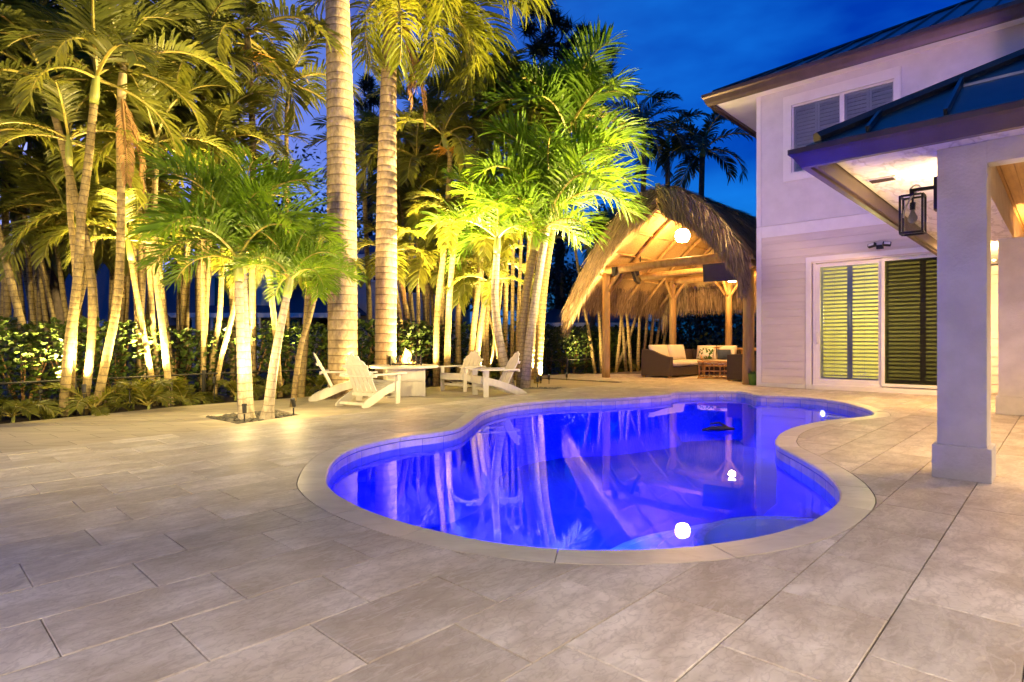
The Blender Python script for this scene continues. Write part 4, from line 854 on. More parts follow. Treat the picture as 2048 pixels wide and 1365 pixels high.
# ================================================================== PALMS
leafmat('areca_leaf', (.11, .13, .022), (.17, .175, .036), .52)
leafmat('xmas_leaf', (.085, .165, .013), (.135, .22, .022), .55)
leafmat('royal_leaf', (.12, .15, .014), (.18, .19, .024), .52)
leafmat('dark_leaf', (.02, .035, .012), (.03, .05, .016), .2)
leafmat('hedge_leaf', (.028, .05, .010), (.05, .075, .014), .2, .4, .35)
mat('dead_leaf', (.22, .11, .035), (.32, .18, .06), 8, .8, rnd=.2)
mat('rachis', (.24, .21, .04), (.32, .24, .05), 6, .5); mat('dead_rachis', (.25, .14, .05), (.2, .1, .03), 6, .7)
mat('flower', (.62, .30, .02), (.5, .22, .02), 8, .6)
ringmat('areca_trunk', (.33, .245, .10), (.17, .12, .05), (.07, .045, .025), 30)
ringmat('pale_trunk', (.46, .39, .29), (.27, .22, .15), (.15, .11, .07), 26)
ringmat('royal_trunk', (.42, .32, .20), (.26, .19, .11), (.09, .055, .03), 18)
mat('shaft_green', (.20, .24, .05), (.26, .25, .06), 5, .45); mat('shaft_pale', (.40, .30, .15), (.32, .26, .10), 6, .5)
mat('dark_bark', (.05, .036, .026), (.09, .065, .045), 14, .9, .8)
def frond_mesh(name, elev, seed, n=40, ll=.24, lw=.013, droop=1.5, plum=.25, sag=.5, leaf='areca_leaf', rach='rachis', pet=.16, curl=0.0):
    rn = random.Random(seed); N = 16; mb = MB(); p = Vector((0, 0, 0)); P = [p.copy()]; T = []
    side = rn.uniform(-.25, .25) + curl
    for i in range(N):
        t = i / N; a = elev - droop * t ** 1.35; yaw = side * t; d = Vector((cos(a) * cos(yaw), cos(a) * sin(yaw), sin(a))); T.append(d); p = p + d / N; P.append(p.copy())
    T.append(T[-1]); mb.tube(P, [.016 * (1 - .85 * i / N) + .001 for i in range(N + 1)], 4, mi=1)
    for i in range(n):
        t = pet + (1 - pet) * (i + .5) / n; x = t * N; k = min(int(x), N - 1); f = x - k; q = P[k].lerp(P[k + 1], f); tg = T[k]
        sd = tg.cross(Vector((0, 0, 1))); sd = sd.normalized() if sd.length > .1 else Vector((0, 1, 0)); nu = sd.cross(tg).normalized()
        l = ll * (.50 + .62 * sin(pi * min(1, .12 + (t - pet) / (1 - pet) * .80))) * rn.uniform(.85, 1.1)
        for s_ in (-1, 1):
            d = (tg * (.42 + .55 * t + rn.uniform(-.08, .08)) + sd * s_ * (.95 - .35 * t) + nu * (plum * rn.uniform(-.5, 1.3) + .12)).normalized()
            w = (tg - d * tg.dot(d)); w = (w.normalized() + nu * rn.uniform(-.35, .35)).normalized() * lw * rn.uniform(.8, 1.15)
            a = q + d * l * .4; d2 = (d + Vector((0, 0, -sag * .45))).normalized(); b = a + d2 * l * .35; d3 = (d2 + Vector((0, 0, -sag * .8))).normalized(); c = b + d3 * l * .27
            mb.add([q - w * .35, q + w * .35, a - w, a + w, b - w * .75, b + w * .75, c], [(0, 1, 3, 2), (2, 3, 5, 4), (4, 5, 6)])
    return mb.mesh(name, [leaf, rach])
CLS = [82, 62, 42, 22, 2, -25]
FR = {}
for ty, kw in (('areca', dict(n=42, ll=.30, lw=.0125, droop=1.55, plum=.22, sag=.45, leaf='areca_leaf')), ('xmas', dict(n=54, ll=.36, lw=.0105, droop=1.55, plum=.6, sag=.4, leaf='xmas_leaf', pet=.10)),
               ('royal', dict(n=84, ll=.29, lw=.0075, droop=1.7, plum=1.0, sag=.8, leaf='royal_leaf', pet=.08)), ('dark', dict(n=36, ll=.28, lw=.013, droop=1.7, plum=.2, sag=.7, leaf='dark_leaf'))):
    for ci, e in enumerate(CLS):
        for v in range(2): FR[ty, ci, v] = frond_mesh('frond', radians(e), 100 + ci * 7 + v * 31 + len(ty), **kw)
FR['dead', 0, 0] = frond_mesh('dead_frond', radians(-70), 5, n=40, ll=.13, lw=.006, droop=.3, plum=.1, sag=1.2, leaf='dead_leaf', rach='dead_rachis')
FR['dead', 0, 1] = frond_mesh('dead_frond', radians(-78), 8, n=44, ll=.11, lw=.006, droop=.2, plum=.3, sag=1.4, leaf='dead_leaf', rach='dead_rachis')
def trunk(mb, path, r0, r1, gap, n, groove=.05, depth=.022, bulge=None):
    L_ = sum((b - a).length for a, b in zip(path, path[1:])); d = 0; pts, rad, ring = [], [], []
    cum = [0]
    for a, b in zip(path, path[1:]): cum.append(cum[-1] + (b - a).length)
    def at(x):
        k = 0
        while k < len(cum) - 2 and cum[k + 1] < x: k += 1
        return path[k].lerp(path[k + 1], (x - cum[k]) / max(cum[k + 1] - cum[k], 1e-6))
    rr = random.Random(int(L_ * 1000)); x = 0
    while x < L_:
        g = gap * rr.uniform(.75, 1.25); rad_ = lambda y: (r0 + (r1 - r0) * (y / L_)) * (bulge(y / L_) if bulge else 1)
        for y, k, q in ((x, 1 - depth, 1.0), (x + g * .10, 1 + depth * .6, .0), (x + g * .55, 1.0, 0.0), (x + g * .92, 1 - depth * .25, .15)):
            if y < L_: pts.append(at(y)); rad.append(rad_(y) * k); ring.append(q)
        x += g
    mb.tube(pts, rad, n, ring=ring); return at(L_), rad_(L_)
def palm(px, Y=None, r=(.075, .05), ty='areca', nf=9, fl=1.6, label='', group='', tmat='areca_trunk', shaft=.5, shmat='shaft_green', gap=.11, lean=0.0, dead=0, flower=False, elevs=None, zb=-.07, n=10, spread=0, bulge=None, name='palm_tree', fscale=None, seed=None, yaw0=None):
    rn = random.Random(seed if seed is not None else int(px[0][0] * 7 + px[0][1]))
    b = G(px[0][0], px[0][1], zb) if Y is None else atY(px[0][0], px[0][1], Y); 
    if Y is not None: b.z = zb
    P = [b] + [atY(x, y, b.y + lean * i / len(px)) for i, (x, y) in enumerate(px[1:])]
    o = thing(name, label, 'palm', b, 0, group); P = [p - b for p in P]; path = smooth_path(P, 24)
    mb = MB(); top, rt_ = trunk(mb, path, r[0], r[1], gap, n, bulge=bulge); mb.build('trunk', tmat, o, smooth=True)
    dr = (path[-1] - path[-2]).normalized(); c = top
    if shaft:
        mb = MB(); mb.tube([top - dr * .02, top + dr * shaft * .25, top + dr * shaft * .7, top + dr * shaft], [rt_ * 1.08, rt_ * 1.25, rt_ * .95, rt_ * .55], n); mb.build('crownshaft', shmat, o, smooth=True); c = top + dr * shaft * .93
    for k in range(nf):
        f = (k + .5) / nf
        if elevs: e = elevs[k % len(elevs)]
        elif ty == 'xmas': e = 93 - 72 * f ** 1.1
        else: e = 86 - 96 * f ** .9
        e += rn.uniform(-8, 8); ci = min(range(len(CLS)), key=lambda q: abs(CLS[q] - e)); az = (yaw0 if yaw0 is not None else rn.uniform(0, .8)) + k * 2.39996 + rn.uniform(-.25, .25); s_ = fl * rn.uniform(.85, 1.12)
        inst('frond', FR[ty, ci, rn.randrange(2)], o, c - dr * (.12 * f), rot=(rn.uniform(-.15, .15), radians(CLS[ci] - e) * .6, az), sc=s_)
    for k in range(dead): inst('dead_frond', FR['dead', 0, k % 2], o, c - dr * (shaft * .8 + .05), rot=(0, rn.uniform(-.1, .1), rn.uniform(4.2, 6.8)), sc=fl * rn.uniform(.6, .95))
    if flower:
        mb = MB(); q = top - dr * .02
        for k in range(60):
            a = rn.uniform(0, 2 * pi); e = rn.uniform(-.5, .7); l = rn.uniform(.22, .5) * flower; d = Vector((cos(a) * cos(e), sin(a) * cos(e), sin(e) * .8)); m_ = q + d * l * .55; e_ = m_ + (d + Vector((rn.uniform(-.5, .5), rn.uniform(-.5, .5), -.6))) * l * .45
            mb.tube([q, m_, e_], [.009, .006, .004], 4)
        kind(mb.build('flower_spray', 'flower', o), 'stuff')
    return o
G1, G2, G3, G4 = 'slender palms in the left bed', 'palms lit from the square planter', 'tall royal palms behind the fire table', 'slender palms behind the fire table'
# left bed
LB = [
 ([(84, 822), (62, 715), (36, 620), (2, 482), (-40, 330)], dict(r=(.075, .06), label='slim palm trunk leaning hard left out of the low ferns')),
 ([(93, 797), (80, 690), (62, 600), (44, 500), (28, 360), (36, 215)], dict(r=(.085, .06), fl=1.5, label='slim palm bowed left with a pale yellowish crownshaft')),
 ([(113, 803), (98, 690), (84, 580), (74, 470), (70, 430)], dict(r=(.06, .045), fl=1.2, label='short slender palm with a spray of fronds at head height of its neighbours')),
 ([(127, 832), (137, 700), (155, 560), (163, 430), (176, 330), (188, 205)], dict(r=(.085, .065), fl=1.7, label='stout ringed palm rising from the bed edge and bending right')),
 ([(140, 829), (148, 680), (152, 560), (140, 420), (138, 330)], dict(r=(.055, .05), fl=1.3, label='thin palm standing close beside the stout ringed palm')),
 ([(167, 829), (182, 690), (184, 585), (174, 490), (152, 405), (128, 300), (105, 215)], dict(r=(.075, .06), fl=1.6, label='pale mottled palm curving back to the left near its top')),
 ([(190, 827), (212, 720), (236, 590), (242, 420), (240, 260), (243, 195)], dict(r=(.08, .065), fl=1.65, dead=3, shaft=.6, shmat='shaft_pale', label='pale palm leaning right with dry brown fronds hanging from its crown')),
 ([(193, 775), (195, 680), (192, 600), (182, 470), (178, 420)], dict(r=(.055, .045), fl=1.3, label='thin green-ringed palm behind the pale leaning palm')),
 ([(313, 812), (290, 680), (268, 560), (262, 520)], dict(r=(.065, .05), fl=1.15, label='palm leaning left among the hedge leaves and low fronds')),
 ([(341, 812), (328, 680), (312, 545), (308, 430), (312, 330)], dict(r=(.07, .055), fl=1.5, label='straight slim palm beside the leaning pair in the hedge')),
 ([(318, 760), (300, 690), (278, 600), (268, 500)], dict(Y=11.4, r=(.06, .045), fl=1.2, label='thin olive palm leaning left behind the hedge line')),
 ([(360, 790), (358, 690), (358, 600), (362, 545)], dict(r=(.065, .055), fl=1.2, label='upright olive palm with a low crown by the hedge')),
 ([(392, 785), (402, 690), (412, 600), (424, 505)], dict(r=(.065, .055), fl=1.1, label='ringed yellowish palm leaning right beside the white planter trunk')),
 ([(415, 800), (428, 700), (440, 620), (446, 440), (440, 330)], dict(r=(.065, .05), fl=1.4, label='tall olive palm rising behind the planter palm')),
 ([(428, 802), (442, 720), (466, 625), (480, 540)], dict(r=(.055, .05), fl=1.0, label='brown leaning palm closest to the planter on its left')),
 ([(505, 790), (505, 600), (506, 300), (500, 165), (497, 112)], dict(Y=11.8, r=(.085, .07), fl=2.0, flower=1.0, shaft=.5, shmat='shaft_pale', label='tall palm with orange flower sprays above the planter palm')),
 ([(560, 795), (553, 690), (545, 610), (540, 560)], dict(Y=11.9, r=(.075, .06), fl=1.1, label='short brown palm trunk behind the small planter palm')),
 ([(575, 790), (574, 500), (573, 250), (576, 200)], dict(Y=13.2, r=(.07, .05), fl=1.9, label='tall thin palm with broad upright fronds beside the royal palm')),
 ([(602, 788), (610, 690), (616, 600), (622, 560)], dict(Y=11.6, r=(.085, .07), fl=1.1, label='thick yellow palm trunk behind the side-on white chair')),
 ([(60, 800), (70, 600), (95, 300), (90, 120), (85, 60)], dict(Y=11.5, r=(.08, .06), fl=1.9, label='tall palm arching over the left bed with long feather fronds')),
 ([(290, 790), (300, 600), (330, 300), (335, 180)], dict(Y=11.5, r=(.07, .055), fl=1.9, label='tall palm with a fan of upright pale fronds in the left bed')),
 ([(215, 790), (225, 500), (200, 120), (190, 20)], dict(Y=12.5, r=(.08, .06), fl=2.1, label='tallest palm of the left bed reaching out of sight')),
 ([(400, 790), (395, 500), (400, 140), (395, 40)], dict(Y=12.8, r=(.075, .06), fl=2.0, label='very tall palm between the flower-bearing palm and the left bed')),
 ([(20, 800), (12, 500), (5, 200), (0, 100)], dict(Y=10.8, r=(.075, .06), fl=1.8, label='palm at the outer end of the left bed with a drooping crown')),
]
for px, kw in LB:
    kw['r'] = (kw['r'][0] * .82, kw['r'][1] * .85)
    palm(px, group=G1, nf=kw.pop('nf', 9), **kw)
rn = random.Random(42)
for k in range(34):                                  # further thin stems filling the left screen
    bx_ = rn.uniform(-40, 470); Yk = rn.uniform(10.6, 12.6); ln = rn.uniform(-70, 70); ty_ = rn.uniform(90, 520)
    palm([(bx_, 790), (bx_ + ln * .3, 680), (bx_ + ln * .7, (ty_ + 680) / 2), (bx_ + ln * 1.1, ty_)], Y=Yk, r=(.05, .038), fl=rn.uniform(1.2, 1.7), nf=8, label='thin background palm stem among the left-hand screen of palms', group='thin stems filling the left palm screen', seed=500 + k, n=8)
for k in range(17):
    bx_ = rn.uniform(790, 1040); Yk = rn.uniform(15.6, 17.4); ln = rn.uniform(-50, 60); ty_ = rn.uniform(190, 560)
    palm([(bx_, 745), (bx_ + ln * .3, 680), (bx_ + ln * .7, (ty_ + 680) / 2), (bx_ + ln * 1.1, ty_)], Y=Yk, r=(.06, .045), fl=rn.uniform(1.4, 2.0), nf=8, label='thin background palm stem behind the fire table chairs', group='thin stems behind the fire table', seed=600 + k, n=8)
# planter palms (Christmas palms)
palm([(494, 838), (491, 740), (487, 640), (484, 545)], r=(.095, .065), ty='xmas', nf=17, fl=1.5, label='bright white-trunked palm with a dense green crown in the square planter', group=G2, tmat='pale_trunk', shaft=.45, gap=.10, n=14, bulge=lambda t: 1 + .35 * math.exp(-t * 22))
palm([(486, 834), (483, 720), (480, 620), (478, 560)], Y=8.5, r=(.07, .06), ty='xmas', nf=10, fl=1.3, label='shaded twin trunk standing close behind the white planter palm', group=G2, tmat='pale_trunk', shaft=.4, n=12)
palm([(534, 834), (548, 730), (562, 650), (574, 592)], Y=8.5, r=(.075, .05), ty='xmas', nf=12, fl=1.0, label='small leaning palm sharing the square planter', group=G2, tmat='pale_trunk', shaft=.35, n=12, bulge=lambda t: 1 + .5 * math.exp(-t * 14))
palm([(585, 800), (600, 700), (618, 640), (628, 600)], Y=9.9, r=(.05, .04), ty='xmas', nf=8, fl=.85, label='small bright green palm crown beside the side-on chair', group=G2, shaft=.3)
# royal palms
rb = lambda t: 1 + .10 * sin(t * 5.2) + .12 * math.exp(-t * 30)
palm([(686, 790), (685, 600), (682, 300), (676, 50), (668, -320)], Y=11.6, r=(.27, .225), ty='royal', nf=9, fl=3.0, label='massive ringed royal palm trunk rising behind the front chair', group=G3, tmat='royal_trunk', shaft=1.6, gap=.17, n=24, bulge=rb)
palm([(771, 780), (772, 600), (774, 330), (779, 100), (784, 20)], Y=13.2, r=(.235, .16), ty='royal', nf=0, fl=3.0, label='ringed royal palm trunk behind the fire table with a yellow-green crown', group=G3, tmat='royal_trunk', shaft=0, gap=.165, n=24, bulge=lambda t: 1 + .13 * sin(t * 4.2 - .2) + .1 * math.exp(-t * 30))
roy = bpy.data.objects['palm_tree.%03d' % (len([o for o in bpy.data.objects if o.name.startswith('palm_tree')]) - 1)]
ctop = atY(792, -8, 13.2) - roy.location
mb = MB(); mb.tube([atY(784, 22, 13.2) - roy.location, atY(788, 5, 13.2) - roy.location, ctop + Vector((0, 0, .9))], [.15, .17, .10], 20); mb.build('crownshaft', 'shaft_green', roy, smooth=True)
rn = random.Random(11)
for k, (az, ci, s_, dy) in enumerate(((.1, 4, 2.6, 0), (-.45, 5, 2.5, .1), (.5, 4, 3.0, .25), (-.2, 3, 3.2, .5), (-1.3, 5, 2.3, .0), (2.6, 5, 2.0, 0), (3.4, 4, 2.5, .3), (-2.2, 5, 2.2, .1), (.9, 4, 3.1, .4), (1.9, 4, 2.4, .2), (4.2, 3, 2.6, .6), (-.8, 4, 2.7, .3), (.05, 3, 3.6, .9), (-.3, 3, 3.9, 1.0), (.35, 4, 3.4, .7), (-.6, 3, 3.5, .8), (.2, 4, 2.9, .4), (-.1, 5, 2.2, 0))):
    inst('frond', FR['royal', ci, k % 2], roy, ctop + Vector((0, 0, dy)), rot=(0, rn.uniform(-.1, .25), az), sc=s_)
for k in range(3): inst('dead_frond', FR['dead', 0, k % 2], roy, atY(800, 20, 13.1) - roy.location, rot=(0, 0, -.5 + .4 * k), sc=1.9 + .3 * k)
# second planter
palm([(1022, 778), (1002, 700), (990, 610), (992, 540), (994, 505)], r=(.12, .075), Y=14.0, ty='xmas', nf=12, fl=1.75, label='curved palm trunk bending behind the right-hand chair', group=G2, tmat='pale_trunk', shaft=.45, n=12)
palm([(1043, 779), (1043, 690), (1052, 590), (1068, 500)], r=(.135, .095), Y=14.2, ty='xmas', nf=11, fl=1.8, label='yellow-lit thick palm trunk beside the white one in the second planter', group=G2, tmat='areca_trunk', shaft=.5, gap=.09, n=14)
palm([(1050, 778), (1062, 660), (1078, 550), (1092, 465)], r=(.125, .085), Y=14.1, ty='xmas', nf=20, fl=2.35, label='brilliant white leaning palm trunk with the widest green crown', group=G2, tmat='pale_trunk', shaft=.6, gap=.09, n=14)
palm([(1075, 770), (1090, 560), (1120, 380), (1130, 300)], Y=15.5, r=(.11, .08), ty='xmas', nf=15, fl=2.3, label='taller green palm crown standing over the white leaning palm', group=G2, shaft=.6)
palm([(1060, 770), (1080, 520), (1105, 350), (1112, 285)], Y=17, r=(.11, .08), ty='areca', nf=11, fl=2.4, label='tall feathery palm against the blue sky beside the pine', group=G4, shaft=.6)
# slender cluster behind the fire table
MC = [([(812, 745), (800, 640), (786, 560), (782, 530)], 15.0, 1.3, 'thin leaning palm just right of the royal trunk'), ([(832, 745), (815, 640), (800, 560), (795, 530)], 15.2, 1.3, 'thin leaning palm with a dry brown frond hanging'),
      ([(872, 742), (875, 620), (888, 500), (900, 330), (895, 300)], 14.8, 1.7, 'tall straight yellow palm with orange flowers behind the far chair'), ([(893, 742), (898, 620), (905, 520), (912, 470)], 14.6, 1.5, 'ringed pale palm rising behind the far chair'),
      ([(880, 745), (884, 650), (884, 560), (870, 430)], 16.2, 1.8, 'shaded slim palm in the middle of the back cluster'), ([(918, 742), (916, 640), (922, 590), (925, 560)], 16.0, 1.3, 'short olive palm in the back cluster'),
      ([(935, 748), (948, 650), (955, 590), (965, 470)], 15.4, 1.6, 'stout olive palm leaning right behind the chairs'), ([(946, 748), (958, 680), (968, 610), (972, 590)], 15.0, 1.2, 'orange-barked thin palm between the chairs'),
      ([(975, 748), (972, 660), (978, 600), (985, 480)], 16.2, 1.6, 'upright green palm behind the right-hand chair'), ([(960, 748), (950, 600), (945, 450), (950, 260)], 17.0, 2.2, 'tall background palm over the back cluster'),
      ([(850, 745), (850, 560), (845, 420), (850, 330)], 17.0, 2.1, 'background palm with arching fronds behind the royal palm'), ([(915, 745), (925, 500), (930, 260), (935, 190)], 18.0, 2.3, 'tall dim palm behind the hanging royal fronds'),
      ([(742, 750), (738, 600), (730, 420), (728, 330)], 17.5, 1.9, 'dim palm glimpsed between the two royal trunks'), ([(1008, 745), (1012, 560), (1010, 400), (1020, 330)], 17.5, 2.1, 'background palm behind the curved planter trunk')]
for i, (px, Y, fl, lb) in enumerate(MC): palm(px, Y=Y, r=(.085, .065), fl=fl, nf=8, label=lb, group=G4, shaft=.45, flower=1.0 if i == 2 else False, dead=1 if i == 1 else 0)
# slender stems behind the pavilion
SP = [((1190, 747), (1168, 610)), ((1203, 747), (1196, 590)), ((1208, 747), (1203, 590)), ((1232, 742), (1247, 590)), ((1230, 750), (1285, 600)), ((1252, 745), (1240, 600)), ((1262, 742), (1250, 590)), ((1275, 740), (1279, 590)), ((1284, 740), (1297, 600)), ((1296, 738), (1309, 600)), ((1304, 738), (1328, 590)), ((1318, 738), (1343, 590)), ((1334, 736), (1352, 600))]
for i, (a, b) in enumerate(SP): palm([a, ((a[0] + b[0]) / 2 + 1, (a[1] + b[1]) / 2), b, (b[0] + (b[0] - a[0]) * .8, b[1] - 110)], Y=max(20.6, 11.05 / (.6862 - .7275 * (b[0] - 1024) / 1180)) + .2 * (i % 3), r=(.06, .045), fl=1.3, nf=4, label='slender palm stem rising behind the thatched pavilion', group='palm stems behind the pavilion', shaft=.3, n=8, gap=.14, elevs=[70, 40, 10, 55])
# low palm seedlings in the bed
SEED = [(22, 838, .85), (70, 834, .6), (222, 832, .75), (262, 826, .8), (300, 822, .8), (355, 812, .7), (395, 812, .75), (445, 808, .7), (570, 800, .6), (640, 792, .75), (930, 765, .9), (965, 765, .9), (1000, 762, .8), (1235, 748, 1.2), (1262, 746, 1.2), (25, 850, .7)]
LAMPX = [G(x_, y_, LOW - .04) + Vector((-.05, .25, 0)) for x_, y_ in ((60, 842), (150, 839), (245, 830), (330, 820), (420, 810), (110, 834), (290, 820), (480, 806), (600, 798), (385, 818))]
for i, (x, y, s_) in enumerate(SEED):
    b = G(x, y - 4, -.075)
    near = min(LAMPX, key=lambda q_: (q_ - b).length)
    if (near - b).length < .42: d_ = (b - near); d_.z = 0; b = b + (d_.normalized() if d_.length > .01 else Vector((1, 0, 0))) * (.5 - d_.length)
    o = thing('palm_seedling', 'low tuft of young feather palm fronds at the edge of the bed', 'palm seedling', b, 0, 'young palm tufts along the bed'); rn = random.Random(i)
    mb = MB(); mb.tube([(0, 0, -.02), (.01, 0, .07), (0, .01, .16)], [.025, .02, .008], 6); mb.build('stem', 'shaft_green', o)
    for k in range(8): ci = rn.choice((1, 2, 2, 3, 3)); inst('frond', FR['areca', ci, rn.randrange(2)], o, (0, 0, .08), rot=(rn.uniform(-.2, .2), 0, k * 2.4 + rn.uniform(-.3, .3)), sc=s_ * rn.uniform(.7, 1.1))
# dark palms and pines against the sky
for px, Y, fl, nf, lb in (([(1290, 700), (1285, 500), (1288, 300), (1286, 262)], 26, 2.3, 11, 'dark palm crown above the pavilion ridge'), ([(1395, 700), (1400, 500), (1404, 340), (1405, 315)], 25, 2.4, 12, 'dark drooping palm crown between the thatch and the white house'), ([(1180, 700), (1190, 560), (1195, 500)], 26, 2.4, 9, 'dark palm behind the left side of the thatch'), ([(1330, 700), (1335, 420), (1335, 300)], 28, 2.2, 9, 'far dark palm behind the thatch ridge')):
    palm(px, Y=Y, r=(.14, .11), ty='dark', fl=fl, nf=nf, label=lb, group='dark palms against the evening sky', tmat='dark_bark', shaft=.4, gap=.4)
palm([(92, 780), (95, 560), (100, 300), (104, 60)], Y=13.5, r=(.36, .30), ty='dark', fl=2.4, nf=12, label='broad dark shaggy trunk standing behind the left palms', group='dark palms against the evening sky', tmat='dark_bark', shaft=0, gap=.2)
leafmat('needle', (.012, .022, .010), (.022, .035, .014), .1)
def clump(seed, nb=170):
    rn = random.Random(seed); mb = MB()
    for k in range(nb):
        d = Vector((rn.gauss(0, 1), rn.gauss(0, 1), rn.gauss(0, .8) + .15)).normalized(); o_ = Vector((rn.uniform(-.35, .35), rn.uniform(-.35, .35), rn.uniform(-.2, .2))); blade(mb, o_, d, rn.uniform(.45, .85), .035, -.1, d.cross(Vector((rn.random(), rn.random(), 1))))
    return mb.mesh('needle_clump', 'needle')
CL = [clump(s_) for s_ in (1, 2, 3)]
def pine(px, Y, clumps, lb):
    b = atY(px[0][0], px[0][1], Y); b.z = -.1; o = thing('pine_tree', lb, 'tree', b, 0, 'dark pines beyond the garden'); P = [Vector((0, 0, 0))] + [atY(x, y, Y) - b for x, y in px[1:]]
    mb = MB(); mb.tube(smooth_path(P, 10), [.3 - .025 * i for i in range(11)], 8); mb.build('trunk', 'dark_bark', o, smooth=True); rn = random.Random(4)
    for i, (x, y, s_) in enumerate(clumps):
        c = atY(x, y, Y + rn.uniform(-1.2, 1.2)) - b; q = min(P[1:], key=lambda w: abs(w.z - (c.z - 1.2))); mb = MB(); mb.tube([q, (q + c) / 2 + Vector((0, 0, -.3)), c], [.08, .05, .02], 5); mb.build('branch', 'dark_bark', o)
        inst('needle_clump', CL[i % 3], o, c, rot=(0, 0, i * 1.7), sc=s_)
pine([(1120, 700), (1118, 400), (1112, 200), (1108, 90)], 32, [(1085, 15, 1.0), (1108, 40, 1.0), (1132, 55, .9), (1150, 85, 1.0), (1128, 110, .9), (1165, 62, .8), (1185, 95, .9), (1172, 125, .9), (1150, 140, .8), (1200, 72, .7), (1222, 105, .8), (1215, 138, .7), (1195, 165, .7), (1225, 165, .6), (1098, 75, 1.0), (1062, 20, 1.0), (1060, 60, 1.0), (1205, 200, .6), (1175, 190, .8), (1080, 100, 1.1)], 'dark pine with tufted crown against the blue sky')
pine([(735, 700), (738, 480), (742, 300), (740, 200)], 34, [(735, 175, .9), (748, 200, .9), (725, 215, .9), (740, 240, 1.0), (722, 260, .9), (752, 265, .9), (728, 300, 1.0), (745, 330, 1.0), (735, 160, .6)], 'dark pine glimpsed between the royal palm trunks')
# ================================================================== HEDGE AND FENCE
def shrub_mesh(seed, nl=820):
    rn = random.Random(seed); mb = MB()
    for k in range(nl):
        a = rn.uniform(0, 2 * pi); z = rn.random() ** .8 * 1.42; rr = (.30 + .32 * rn.random() ** .4) * (1.0 if z < 1.15 else 1 - (z - 1.15) * 1.3); p = Vector((rr * cos(a) * 1.25, rr * sin(a) * .85, z))
        d = Vector((cos(a) + rn.uniform(-.8, .8), sin(a) + rn.uniform(-.8, .8), rn.uniform(-.1, 1.1))).normalized(); s_ = d.cross(Vector((rn.uniform(-.4, .4), rn.uniform(-.4, .4), 1))).normalized(); l = rn.uniform(.075, .125); w = l * .36; nu = s_.cross(d) * l * .10
        mb.add([p, p + d * l * .45 + s_ * w + nu, p + d * l * .8 + s_ * w * .95 + nu, p + d * l, p + d * l * .8 - s_ * w * .95 + nu, p + d * l * .45 - s_ * w + nu, p + d * l * .5], [(0, 6, 1), (6, 2, 1), (6, 3, 2), (6, 4, 3), (6, 5, 4), (6, 0, 5)])
    return mb.mesh('foliage', 'hedge_leaf')
def stem_mesh(seed):
    rn = random.Random(seed); mb = MB()
    for k in range(9):
        a = rn.uniform(0, 2 * pi); q = Vector((.35 * cos(a), .25 * sin(a), rn.uniform(.8, 1.2))); mb.tube([(0, 0, -.05), q * .4 + Vector((.04 * cos(a), 0, .08)), q], [.016, .012, .006], 5)
    return mb.mesh('stems', 'dead_rachis')
SH = [(shrub_mesh(s_), stem_mesh(s_)) for s_ in (21, 22, 23)]
hl = [B[0] - (B[1] - B[0]).normalized() * 2.6] + B + [B1]; k = 0
def along(line, step, off):
    out = []; acc = 0
    for a, b in zip(line, line[1:]):
        d = b - a; L_ = d.length; d.normalize(); nrm = Vector((-d.y, d.x, 0))
        while acc < L_: out.append((a + d * acc + nrm * off, atan2(d.y, d.x))); acc += step
        acc -= L_
    return out
hedge_pts = along(hl, .68, 1.35) + along([B[-1], B1, B1 + Vector((9, 1.5, 0))], .75, 1.0)[2:]
for i, (p, a) in enumerate(hedge_pts):
    if p.y > 27: continue
    o = thing('hedge_shrub', 'round-leaved clusia shrub in the clipped hedge behind the palms', 'shrub', (p.x, p.y, -.08), a + (pi if i % 2 else 0), 'clusia shrubs of the hedge'); f, s_ = SH[i % 3]; sz = random.uniform(.92, 1.06) * (1 if p.y < 14 else 1.12)
    inst('foliage', f, o, sc=(sz, sz, sz)); inst('stems', s_, o, sc=sz)
fence = thing('garden_fence', 'low black metal rail fence running in front of the hedge', 'fence', (0, 0, 0))
fp_ = along(hl, 1.9, .72); pk = MB(); pk.box(-.008, .008, -.008, .008, 0, .98); pkm = pk.mesh('picket', 'black_metal')
for (a, ra), (b, _) in zip(fp_, fp_[1:]):
    if a.y > 21: break
    mb = MB(); mb.box(a.x - .025, a.x + .025, a.y - .025, a.y + .025, -.1, .52); mb.build('post', 'black_metal', fence)
    for zz in (.45,): mb = MB(); mb.tube([(a.x, a.y, zz), (b.x, b.y, zz)], .016, 4); mb.build('rail', 'black_metal', fence)
